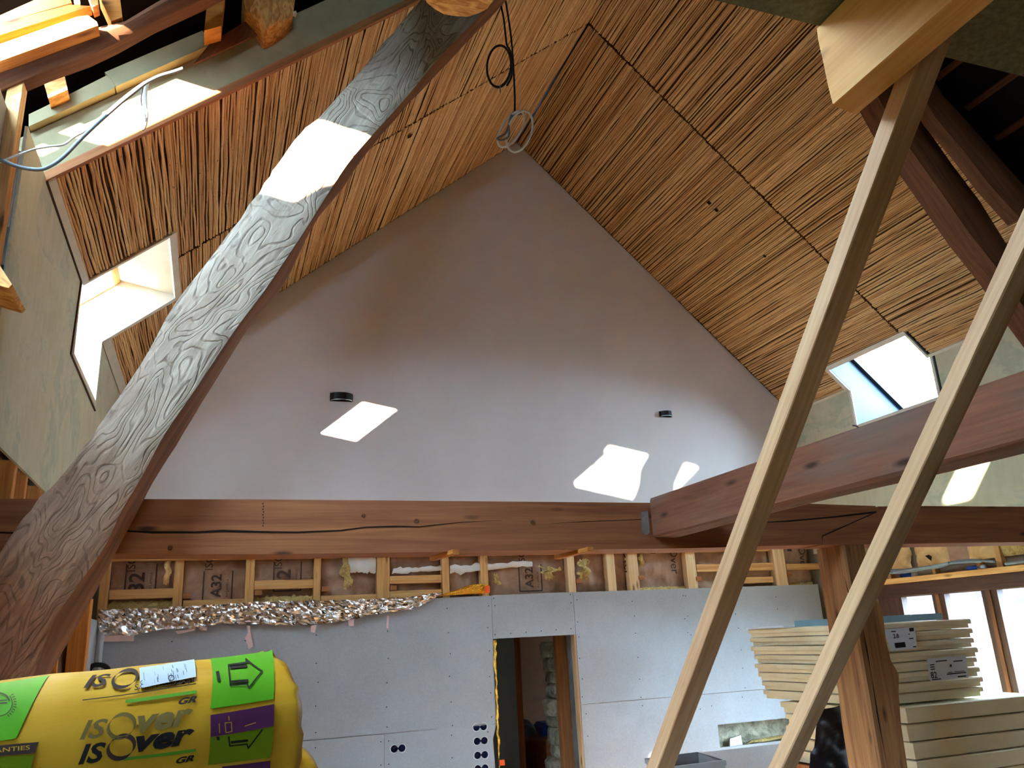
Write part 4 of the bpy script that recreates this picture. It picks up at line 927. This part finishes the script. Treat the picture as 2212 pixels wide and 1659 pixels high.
# ------------------------------------------------------------------ stacks of cream foam boards
def foam(name_label, x0, x1, y0, y1, zt_, th, seed, label_pos=None):
    rnd = random.Random(seed); e = empty('foam_board', ((x0+x1)/2, (y0+y1)/2, zt_-th))
    a = rnd.uniform(-.006, .006); dx = rnd.uniform(-.012, .012); dy = rnd.uniform(-.012, .012); c = V(((x0+x1)/2+dx, (y0+y1)/2+dy, zt_-th/2))
    hx, hy = (x1-x0)/2, (y1-y0)/2; ax = V((math.cos(a), math.sin(a), 0)); ay = V((-math.sin(a), math.cos(a), 0)); r = .012; vs = []
    for z, s in ((-th/2+.002, -.016), (-th*.02-.002, -.016), (-th*.02, 0), (th/2-.008, 0), (th/2-.001, -.006)):
        for i, j in ((-1, -1), (1, -1), (1, 1), (-1, 1)): vs.append(c+ax*(hx+s)*i+ay*(hy+s)*j+V((0, 0, z)))
    fs = [(r_*4+k, r_*4+(k+1) % 4, (r_+1)*4+(k+1) % 4, (r_+1)*4+k) for r_ in range(4) for k in range(4)]+[(3, 2, 1, 0), (16, 17, 18, 19)]
    mk('board_body', vs, fs, M['foam'], e, frame(c, (1, 0, 0)))
    tag(e, name_label, 'board', 'cream foam boards'); return e
ordn = ['topmost', 'second', 'third', 'fourth', 'fifth', 'sixth', 'seventh', 'lowest']
th = .0706; FB = []
for k in range(8):
    FB.append(foam('%s cream foam board of the upper stack behind the post' % ordn[k], 4.44+(.02*(k-4)*.5 if k > 3 else -.01*k*.2), 5.545-.006*k*0, 5.0, 6.33-.012*k, -.04-k*th, th-.003, 300+k))
def paperlabel(parent, quad, Y, w8):
    P = [PY(x, y, Y) for x, y in quad]; o = mk('paper_label', P, [(0, 1, 2, 3)], M['label'], parent); return P, o
P, LB = paperlabel(FB[2], [(1910, 1360), (1976, 1354), (1981, 1400), (1924, 1406)], 4.955, 0)
def on(P, s, t): return P[3].lerp(P[2], s).lerp(P[0].lerp(P[1], s), t)+V((0, -.002, 0))
def bar(parent, P, s0, s1, t0, t1, mat='ink'): mk('label_print', [on(P, s0, t0), on(P, s1, t0), on(P, s1, t1), on(P, s0, t1)], [(0, 1, 2, 3)], M[mat], parent)
text_plane('label_print', '2.8', on(P, .22, .55), P[2]-P[3], (0, 0, 1), .05, M['ink'], LB, 0, .02)
for q in ((.80, .95, .8, .97), (.2, .58, .1, .34), (.75, .9, .45, .5), (.2, .35, .85, .9), (.85, .97, .05, .1), (.74, .8, .66, .7)): bar(LB, P, *q)
P, LB = paperlabel(FB[5], [(2001, 1424), (2086, 1415), (2092, 1464), (2009, 1472)], 4.955, 0)
text_plane('label_print', '82', on(P, .04, .12), P[2]-P[3], (0, 0, 1), .06, M['ink'], LB, 0, .02)
for q in ((.05, .28, .04, .09), (.06, .17, .5, .55), (.06, .17, .6, .65), (.06, .17, .7, .75), (.45, .95, .22, .27), (.48, .6, .3, .33), (.65, .92, .3, .33), (.72, .94, .06, .12), (.22, .5, .83, .88), (.56, .6, .55, .66), (.66, .9, .75, .8)): bar(LB, P, *q)
for k in range(5):
    foam('%s cream foam board of the right lower stack in plastic wrap' % (ordn[k] if k < 4 else 'fifth'), 4.69, 6.0, 4.93, 6.2, -.615-k*.118, .113, 320+k)
for k in range(5):
    foam('%s cream foam board of the lower stack behind the black sheeting' % (ordn[k] if k < 4 else 'fifth'), 4.46, 4.665, 5.06, 6.02-.02*(k % 2), -.613-k*.09, .085, 340+k)
def plinth(x0, x1, y0, y1, zt, label):
    e = empty('pallet', ((x0+x1)/2, (y0+y1)/2, FZ)); tag(e, label, 'pallet')
    n = 5
    for i in range(n):
        x = x0+(x1-x0)*(i+.5)/n; MB().bx(x-.07, x+.07, y0, y1, zt-.02, zt).build('deck_board', M['pine_brown'], e)
    for y in (y0+.06, (y0+y1)/2, y1-.06): MB().bx(x0, x1, y-.05, y+.05, FZ, zt-.02).build('bearer', M['pine_brown'], e)
plinth(4.7, 6.0, 5.0, 6.2, -1.207, 'tall timber pallet under the right lower foam stack'); plinth(4.46, 4.66, 5.1, 6.0, -1.065, 'timber support under the foam stack behind the sheeting')
# sheets lying on the upper stack
o = MB().bx(4.5, 5.33, 5.05, 5.76, -.036, .012).build('grey_panel', M['zinc']); 
o.data.materials[0] = M['bluegrey'] = flat('blue_grey_panel', (120, 152, 164), .5, 0, .1); tag(o, 'blue-grey panel lying on top of the foam boards', 'panel')
o = MB().bx(4.405, 4.7, 5.78, 6.3, -.036, -.024).build('card_sheet', M['label']); tag(o, 'thin white sheet at the left end on top of the foam boards', 'sheet')
# black sheeting hanging at the left lower stack
o = crumple('black_sheeting', PY(1742, 1700, 4.7), PY(1850, 1700, 4.7), PY(1842, 1520, 4.95), PY(1768, 1532, 4.95), 14, 22, .05, (-.3, -1, 0), M['tarp'], None, 61, 5, .03, 0); tag(o, 'glossy black plastic sheeting hanging left of the post', 'sheeting')
# leaning plasterboard and open bin
a = PY(1508, 1626, 6.6); b = PY(1740, 1590, 6.6)
o = sheet('leaning_board', [V((a.x, 6.6, a.z)), V((b.x+.3, 6.6, a.z)), V((b.x+.3, 6.3, FZ)), V((a.x, 6.3, FZ))], [], (0, -.013, 0), M['gyps']); tag(o, 'plasterboard leaning upright behind the open grey bin', 'board')
def bin_():
    e = empty('open_bin', (3.35, 5.4, FZ)); tag(e, 'open grey plastic bin between the diagonal battens', 'bin')
    z = -.80; A = PZ(1566, 1644, z); B = PZ(1509, 1626, z); C = PZ(1395, 1640, z); D = PZ(1450, 1659, z)
    c = (A+B+C+D)/4; ring = [A, B, C, D]; bot = [c+(p-c)*.8+V((0, 0, -.95)) for p in ring]; inn = [c+(p-c)*.95 for p in ring]; ib = [c+(p-c)*.76+V((0, 0, -.93)) for p in ring]
    m = MB()
    for i in range(4): j = (i+1) % 4; m.quad(ring[i], ring[j], bot[j], bot[i]); m.quad(inn[j], inn[i], ib[i], ib[j])
    m.add(bot, [(0, 1, 2, 3)]); m.add(ib, [(3, 2, 1, 0)]); m.build('bin_body', M['binplastic'], e)
    m = MB()
    for i in range(4):
        j = (i+1) % 4; o1 = [c+(p-c)*1.03+V((0, 0, .006)) for p in ring]; m.quad(o1[i], o1[j], inn[j]+V((0, 0, .006)), inn[i]+V((0, 0, .006))); m.quad(o1[j], o1[i], o1[i]-V((0, 0, .03)), o1[j]-V((0, 0, .03)))
    m.build('rim', M['binplastic'], e)
bin_()
# things seen through the cut-out low in the gable board
o = MB().bx(hx0-.02, 6.25, YG+.19, YG+.2, -1.5, -.75).build('stone_backing', M['stone']); struct(o); o.name = 'wall_cavity'
o = crumple('cavity_wool', PY(1615, 1606, YG+.1), PY(1720, 1592, YG+.1), PY(1720, 1582, YG+.16), PY(1625, 1598, YG+.16), 12, 4, .02, (0, -1, .5), M['wool'], None, 5, 12, .02); tag(o, 'strip of glass wool in the cut-out of the gable board', 'insulation')
o = slab('cavity_profile', [(1577, 1596), (1600, 1588), (1605, 1613), (1577, 1616)], YG+.12, .02, M['steel']); tag(o, 'metal profile piece in the cut-out of the gable board', 'profile')

# ------------------------------------------------------------------ left wall below the knee board
fe = empty('left_stud_frame', (XL-.1, 5.5, FZ)); tag(fe, 'pine framing on the left wall below the taped board', 'framing')
for k, y in enumerate((4.3, 4.55, 4.95, 5.5, 6.1, 7.2)):
    timber('stud', V((XL-.05, y, FZ)), V((XL-.05, y, .9)), .05, .08, M['pine_orange'], fe, (1, 0, 0), 3, .001, .003, 80+k)
e = empty('left_insulation', (XL-.1, 5, FZ)); tag(e, 'printed kraft insulation behind the left wall studs', 'insulation')
crumple('facing', (XL-.12, 3.98, FZ), (XL-.12, 7.7, FZ), (XL-.12, 7.7, .95), (XL-.12, 3.98, .95), 30, 22, .02, (1, 0, 0), M['kraft'], e, 7, 4)
text_plane('print', 'KA', PX(24, 1070, XL-.085)+V((0, 0, -.02)), (0, 0, 1), (0, -1, 0), .12, M['ink'], e, 0, .02)
o = MB().bx(XL-.006, XL+.006, 6.95, YG-.01, FZ, .30).build('wall_left_board', M['gyps']); struct(o)
o = timber('corner_stud', V((XL+.0, 6.83, FZ)), V((XL+.0, 6.83, .42)), .14, .12, M['pine_orange'], None, (1, 0, 0), 4, .002, .004, 99); tag(o, 'thick orange pine stud at the left corner above the yellow roll', 'stud')
c = PY(216, 1400, 7.7); o = MB().tube([V((c.x, 7.7, FZ)), V((c.x, 7.7, .2))], .022, 10).build('pipe', M['pipe'], None, None, True); tag(o, 'thin grey pipe standing in the left corner', 'pipe')
c = PY(208, 1441, 7.6); o = MB().tube(smoothpath([c+V((-.05, 0, -.02)), c+V((-.02, 0, .015)), c+V((.05, 0, .01)), c+V((.09, 0, -.03)), c+V((.02, -.02, -.05))], 5), .02, 7).build('hose_end', M['black'], None, None, True); tag(o, 'black hose end at the foot of the grey pipe', 'hose')
c = PY(8, 1196, 4.3); o = MB().tube([c+V((-.6, 0, 0)), c+V((.06, 0, 0))], .012, 8).build('conduit', M['pipe'], None, None, True); tag(o, 'thin grey conduit just under the tie beam at the left edge', 'conduit')
# sticks laid from tie beam towards the gable
for k, (a, b, lab) in enumerate([((990, 1190), (934, 1207), 'short pine stick on the tie beam underside, left of the doorway'), ((1283, 1184), (1203, 1204), 'short pine stick on the tie beam underside, above the doorway')]):
    A = PZ(a[0], a[1], .415); B = PZ(b[0], b[1], .415); o = timber('stick', A+V((0, .04, 0)), B, .035, .024, M['pine_orange'], None, (0, 0, 1), 2, .001, .003, 110+k); tag(o, lab, 'stick', 'sticks under the tie beam')

# ------------------------------------------------------------------ cables
def cable(name, pts, r, mat, label, cat='cable', group=None):
    o = MB().tube(smoothpath(pts, 7), r, 7).build(name, M[mat], None, None, True); return tag(o, label, cat, group)
Yc = 3.45
cable('cable', [PY(x, y, Yc) for x, y in ((-60, 330), (0, 345), (40, 360), (80, 366), (105, 360), (135, 340), (175, 300), (215, 262), (260, 222), (300, 190), (318, 177), (345, 164), (375, 155), (395, 148))], .0085, 'cable_grey', 'thick grey cable sagging in front of the sunlit ceiling edge')
cable('cable', [PY(x, y, Yc+.05) for x, y in ((-60, 372), (0, 350), (40, 334), (75, 322), (110, 316), (138, 312), (160, 296), (190, 279), (230, 243), (275, 205), (312, 178))], .005, 'cable_white', 'thin white cable running beside the thick grey cable')
cable('cable', [PY(x, y, Yc+.3) for x, y in ((318, 176), (314, 200), (314, 225), (316, 250), (312, 272), (308, 280))], .010, 'cable_white', 'pale flat cable end hanging over the ceiling edge')
cable('cable', [PY(x, y, Yc+.28) for x, y in ((308, 182), (305, 210), (306, 230), (310, 255), (314, 262))], .004, 'cable_grey', 'thin grey loop beside the pale cable end')
def ring(cx, cy, rx, ry, tilt, Y, turns, dr=0, ph=0):
    out = []; n = int(26*turns)
    for i in range(n+1):
        a = 2*math.pi*i/26+ph; k = 1+dr*i/n; x = rx*k*math.cos(a); y = ry*k*math.sin(a); ct, st = math.cos(tilt), math.sin(tilt)
        out.append(PY(cx+x*ct-y*st, cy+x*st+y*ct, Y+.06*math.sin(a)+.0008*i))
    return out
Yh = 4.6
e = empty('hanging_cables', PY(1085, 0, Yh)); tag(e, 'two dark cables with a coil hanging from the ridge', 'cable')
MB().tube(smoothpath([PY(x, y, Yh) for x, y in ((1070, -60), (1081, 5), (1088, 40), (1092, 75), (1095, 97), (1102, 110), (1108, 135), (1105, 165), (1095, 185))], 5), .007, 6).build('strand', M['cable_black'], e, None, True)
MB().tube(smoothpath([PY(x, y, Yh) for x, y in ((1084, -60), (1092, 0), (1100, 50), (1106, 100), (1110, 160), (1112, 210), (1112, 240))], 5), .007, 6).build('strand', M['cable_black'], e, None, True)
MB().tube(ring(1078, 143, 27, 47, .08, Yh, 2.2, -.08), .006, 6).build('coil', M['cable_black'], e, None, True)
MB().tube([PY(1080, 184, Yh), PY(1081, 200, Yh)], .004, 5).build('tie', M['cable_grey'], e)
e = empty('cable_coil', PY(1112, 240, Yh)); tag(e, 'coiled pale grey cable dangling at the gable peak', 'cable')
MB().tube(ring(1122, 284, 26, 46, .32, Yh-.03, 1.35, 0, -2.0), .0085, 7).build('loop', M['cable_white'], e, None, True)
MB().tube(ring(1104, 279, 20, 44, .56, Yh, 1.25, 0, -1.4), .0085, 7).build('loop', M['cable_white'], e, None, True)
MB().tube(smoothpath([PY(x, y, Yh-.02) for x, y in ((1112, 240), (1104, 250), (1099, 270), (1092, 288), (1078, 296), (1074, 300), (1084, 303), (1099, 294), (1099, 270), (1106, 252), (1126, 246))], 5), .0075, 6).build('knot', M['cable_grey'], e, None, True)
cable('wire_tail', [PX(x, y, JX+.07) for x, y in ((1842, 919), (1848, 920), (1854, 923))], .003, 'cable_black', 'short black wire tail on top of the joist')

# ------------------------------------------------------------------ yellow insulation rolls
RD = V((1.218, .646, .055)).normalized(); RR = .25
def rollaxis(px, py, depth, R):
    r = ray(px, py); Q = r*depth; n = RD.cross(r).normalized()
    if n.z < 0: n = -n
    return Q-n*R, n
RC0, _n = rollaxis(300, 1434, 1.7, RR)
RU_ = (V((0, 0, 1))-RD*RD.z).normalized(); RS = RU_.cross(RD)      # up and side (towards the eye side)
if RS.y > 0: RS = -RS
def hit(px, py, R=RR):
    r = ray(px, py).normalized(); w = -RC0; d1 = r-RD*r.dot(RD); w1 = w-RD*w.dot(RD)
    A = d1.dot(d1); B = 2*d1.dot(w1); C = w1.dot(w1)-R*R; D = max(0, B*B-4*A*C); t = (-B-math.sqrt(D))/(2*A); p = r*t-RC0
    q = p-RD*p.dot(RD); return p.dot(RD), math.atan2(q.dot(RS), q.dot(RU_))
def RP(a, th, R=RR): return RC0+RD*a+(RU_*math.cos(th)+RS*math.sin(th))*R
aR = hit(629, 1560)[0]; aE = hit(594, 1560)[0]; SKEW = .075
def wrapnoise(a, th, amp=1):
    e_ = max(0, (a-aE-SKEW*max(0, math.cos(th)))/(aR-aE)); q = V((a*9, math.cos(th)*3, math.sin(th)*3))
    return amp*(.004*noise.noise(q)+min(1, e_)*(.030*abs(noise.noise(V((a*12+th*7, th*5-a*16, 1))))-.012*abs(noise.noise(V((th*11+a*25, a*9, 4))))))
def rollbody(name, a0, a1, parent, mat, R=RR):
    nu, nv = 64, 72; vs = []; fs = []
    for i in range(nu+1):
        a_ = a0+(a1-a0)*i/nu
        f = max(0, (a_-(a1-.02))/.02); sh = math.sqrt(max(0, 1-f*f*.5)); g_ = max(0, ((a0+.07)-a_)/.07); sh *= math.sqrt(max(0, 1-g_*g_*.62))
        for j in range(nv): th = 2*math.pi*j/nv; a = a_+SKEW*max(0, math.cos(th))*(i/nu)**2; vs.append(RP(a, th, R*sh+wrapnoise(a, th)-.004))
    for i in range(nu):
        for j in range(nv): fs.append((i*nv+j, i*nv+(j+1) % nv, (i+1)*nv+(j+1) % nv, (i+1)*nv+j))
    fs.append(tuple(reversed(range(nv)))); fs.append(tuple(nu*nv+j for j in range(nv)))
    o = mk(name, vs, fs, mat, parent, frame(RC0, RD), True)
    bm = bmesh.new(); bm.from_mesh(o.data); bmesh.ops.recalc_face_normals(bm, faces=bm.faces); bm.to_mesh(o.data); bm.free(); return o
ro = empty('insulation_roll', RC0-V((0, 0, RR)), RD, RU_); tag(ro, 'yellow wrapped insulation roll with black lettering at lower left', 'roll')
rw = rollbody('wrap', -.75, aR+.012, ro, M['wrap'])
def patch(name, pxs, mat, off=.002, nu=14, nv=10):
    """printed field on the roll; corners as tl, tr, br, bl"""
    H = [hit(x, y) for x, y in pxs]; vs = []; fs = []
    for j in range(nv+1):
        for i in range(nu+1):
            s, t = i/nu, j/nv; a = (H[0][0]*(1-s)+H[1][0]*s)*(1-t)+(H[3][0]*(1-s)+H[2][0]*s)*t; th = (H[0][1]*(1-s)+H[1][1]*s)*(1-t)+(H[3][1]*(1-s)+H[2][1]*s)*t
            vs.append(RP(a, th, RR+wrapnoise(a, th)-.004+off))
    for j in range(nv):
        for i in range(nu): k = j*(nu+1)+i; fs.append((k, k+1, k+nu+2, k+nu+1))
    o = mk(name, vs, fs, M[mat], rw, None, True); return o
M['olive'] = flat('olive_print', (120, 142, 20), .38, 0, .08); M['dimgreen'] = flat('dim_green_print', (96, 158, 44), .4, 0, .1)
patch('print_field', [(454, 1421), (586, 1407), (591, 1510), (455, 1530)], 'green')
patch('print_field', [(455, 1544), (592, 1521), (592, 1568), (455, 1592)], 'purple', .003)
patch('print_field', [(455, 1592), (592, 1568), (585, 1636), (450, 1652)], 'olive')
patch('print_field', [(480, 1656), (584, 1643), (584, 1690), (478, 1700)], 'purple', .003)
patch('print_field', [(-80, 1480), (106, 1459), (35, 1594), (-80, 1612)], 'green')
patch('print_field', [(-80, 1618), (85, 1601), (76, 1626), (-80, 1640)], 'ink_brown', .003)
patch('print_field', [(-80, 1642), (75, 1628), (58, 1690), (-80, 1700)], 'olive')
patch('print_stripe', [(178, 1511), (424, 1475), (424, 1477), (178, 1513)], 'ink', .003)
patch('print_stripe', [(273, 1509), (425, 1490), (426, 1497), (271, 1517)], 'dimgreen', .003)
patch('print_stripe', [(268, 1636), (423, 1617), (422, 1624), (266, 1643)], 'dimgreen', .003)
def rtext(body, p0, p1, ptop, mat, shear=0, bold=0, off=.0035, name='lettering'):
    """text whose baseline runs from pixel p0 to p1 and whose height reaches ptop above p0"""
    vs, fs, w, h = text_geo(body, 1, shear, bold); h0 = hit(*p0); h1 = hit(*p1); ht = hit(*ptop)
    me = bpy.data.meshes.new('t'); me.from_pydata([(v.x, v.y, 0) for v in vs], [], fs); bm = bmesh.new(); bm.from_mesh(me)
    for k in range(1, 6):
        gm = bm.verts[:]+bm.edges[:]+bm.faces[:]; bmesh.ops.bisect_plane(bm, geom=gm, plane_co=(0, h*k/6, 0), plane_no=(0, 1, 0))
    bm.verts.ensure_lookup_table(); bm.verts.index_update()
    V2 = [v.co.copy() for v in bm.verts]; F2 = [tuple(v.index for v in f.verts) for f in bm.faces]; bm.free(); bpy.data.meshes.remove(me); out = []
    for v in V2:
        s, t = v.x/w, v.y/h; a = h0[0]+(h1[0]-h0[0])*s+(ht[0]-h0[0])*t; th = h0[1]+(h1[1]-h0[1])*s+(ht[1]-h0[1])*t
        out.append(RP(a, th, RR+wrapnoise(a, th)-.004+off))
    return mk(name, out, F2, M[mat], rw)
def rpoly(pts, mat, off=.004, name='lettering'):
    """filled outline strip list: each item a polyline of pixel points with half width in px"""
    m = MB()
    for poly, hw in pts:
        if not isinstance(hw, list):
            P2 = [poly[0]]
            for (xa, ya), (xb, yb) in zip(poly, poly[1:]):
                k_ = max(1, int(math.hypot(xb-xa, yb-ya)/6)); P2 += [(xa+(xb-xa)*i/k_, ya+(yb-ya)*i/k_) for i in range(1, k_+1)]
            poly = P2
        n = len(poly)
        for i in range(n-1):
            (x0, y0), (x1, y1) = poly[i], poly[i+1]; L = math.hypot(x1-x0, y1-y0); w0 = hw[i] if isinstance(hw, list) else hw; w1 = hw[i+1] if isinstance(hw, list) else hw
            nx, ny = -(y1-y0)/L, (x1-x0)/L; ex, ey = (x1-x0)/L*w0*.6, (y1-y0)/L*w0*.6
            q = [(x0-ex+nx*w0, y0-ey+ny*w0), (x1+ex+nx*w1, y1+ey+ny*w1), (x1+ex-nx*w1, y1+ey-ny*w1), (x0-ex-nx*w0, y0-ey-ny*w0)]
            P = []
            for x, y in q: a, th = hit(x, y); P.append(RP(a, th, RR+wrapnoise(a, th)-.004+off))
            m.quad(*P)
    return m.build(name, M[mat], rw)
def swoosh(cx, cy, rx, ry, tilt, mat, wmax):
    """the ring-shaped letter: two crescents"""
    pts = []; ws = []
    for i in range(33):
        a = 2*math.pi*i/32; x = rx*math.cos(a); y = ry*math.sin(a); ct, st = math.cos(tilt), math.sin(tilt); pts.append((cx+x*ct-y*st, cy+x*st+y*ct)); ws.append(max(.35, wmax*abs(math.cos(a+.5))))
    rpoly([(pts, ws)], mat)
# upper logo, partly under the paper label
rtext('IS', (180, 1487), (236, 1480), (186, 1460), 'ink_brown', .3, .02); swoosh(270, 1465, 27, 16, -.35, 'ink_brown', 4.2); rtext('ver', (298, 1474), (416, 1460), (303, 1452), 'ink_brown', .25, .03)
rtext('SAINT-GOBAIN', (291, 1489), (420, 1473), (292, 1477), 'ink', 0, .004)
rtext('GR', (385, 1522), (424, 1516), (388, 1508), 'ink', .25, .04)
rtext('GR', (380, 1650), (418, 1644), (383, 1636), 'ink', .25, .04)
# faded and dark middle logos
rtext('IS', (172, 1598), (230, 1592), (178, 1556), 'ink_grey', .25, .02); swoosh(263, 1568, 30, 24, -.5, 'ink_grey', 5); rtext('ver', (292, 1585), (415, 1566), (298, 1545), 'ink_grey', .22, .035)
rtext('IS', (168, 1653), (226, 1646), (173, 1608), 'ink', .25, .03); swoosh(262, 1614, 30, 23, -.5, 'ink_brown', 5.5); rtext('ver', (288, 1626), (417, 1607), (294, 1590), 'ink', .22, .045)
# arrows
def arrow(dx, dy, half=False):
    def T(L): return [(x+dx, y+dy) for x, y in L]
    rpoly([(T([(494, 1434), (533, 1429), (531, 1423), (567, 1447), (537, 1487), (534, 1478), (497, 1482), (494, 1434)]) if not half else T([(495, 1462), (497, 1482), (534, 1478), (537, 1487), (567, 1447)]), 1.6)], 'ink', .004, 'arrow_outline')
    if not half: rpoly([(T([(499, 1440), (533, 1436)]), 2.6)], 'ink', .004, 'arrow_bar')
    rpoly([(T([(501, 1474), (535, 1470)]), 2.8)], 'ink', .004, 'arrow_bar')
arrow(0, 0); arrow(0, 129, True)
rpoly([([(470, 1451), (473, 1471)], 3.4)], 'ink', .004, 'small_print'); rpoly([([(471, 1593), (472, 1597)], 3)], 'ink', .004, 'small_print')
# small purple-band print
for pts in ([(473, 1564), (474, 1584)], [(486, 1562), (500, 1560), (501, 1580), (488, 1583), (486, 1562)], [(494, 1548), (495, 1556)], [(530, 1568), (552, 1561)]): rpoly([(pts, 1.0)], 'wrap', .0055, 'small_print')
# left emblem and band lettering
def arc(cx, cy, r, a0, a1, n=14): return [(cx+r*math.cos(a0+(a1-a0)*i/n), cy+r*.92*math.sin(a0+(a1-a0)*i/n)) for i in range(n+1)]
rpoly([(arc(-4, 1520, 30, -.6, 1.6), .9), (arc(-2, 1518, 22, -2.2, -.2), 1.4), ([(-20, 1516), (14, 1514)], 1.2), ([(-20, 1522), (14, 1520)], 1.2)], 'ink_brown', .004, 'emblem')
rpoly([([(-4+39*math.cos(a), 1520+36*math.sin(a)), (-4+34*math.cos(a), 1520+31*math.sin(a))], .9) for a in [-.6+.17*i for i in range(10)]], 'ink_brown', .004, 'emblem')
rtext('GARANTIES', (-62, 1634), (64, 1620), (-61, 1624), 'wrap', 0, .01, .0055)
# paper label
P = patch('paper_label', [(300, 1445), (419, 1428), (423, 1463), (302, 1487)], 'label', .0055)
lab = []
rnd = random.Random(3)
for k in range(26):
    s = rnd.random(); t = rnd.random(); x = 308+104*s; y = 1450-17*s+rnd.uniform(0, 26); lab.append(([(x, y), (x+rnd.uniform(1, 2), y+rnd.uniform(3, 10))], rnd.uniform(.35, .9)))
rpoly(lab, 'ink_grey2' if 'ink_grey2' in M else 'cable_grey', .007, 'label_print')
rpoly([(arc(369, 1467, 6, 0, 6.28, 16), .9)], 'ink', .007, 'label_print')
rpoly([(arc(307, 1484, 4, 1.2, 4.6, 8), .6), (arc(307, 1476, 4, 1.2, 4.6, 8), .6)], 'ink', .007, 'label_print')
# second roll behind and lower
def roll2():
    e = empty('insulation_roll', (.2, 2.85, -.7), RD); tag(e, 'second yellow roll lower down behind the lettered one', 'roll')
    c = PY(560, 1700, 2.95)-V((0, 0, .05)); nu, nv = 30, 30; vs = []; fs = []; L0, L1 = -.8, 0
    L1 = (PY(668, 1640, 3.09)-c).dot(RD)-.1
    for i in range(nu+1):
        a = L0+(L1-L0)*i/nu
        for j in range(nv):
            th = 2*math.pi*j/nv; f = max(0, (a-(L1-.1))/.1); r = .19+f*.07*noise.noise(V((math.cos(th)*5, math.sin(th)*5, a*24)))-.02*f+.004*noise.noise(V((a*9, th*2, 3)))
            vs.append(c+RD*a+(RU_*math.cos(th)+RS*math.sin(th))*r)
    for i in range(nu):
        for j in range(nv): fs.append((i*nv+j, i*nv+(j+1) % nv, (i+1)*nv+(j+1) % nv, (i+1)*nv+j))
    fs.append(tuple(nu*nv+j for j in range(nv)))
    mk('wrap', vs, fs, M['wrap'], e, frame(c, RD), True)
roll2()
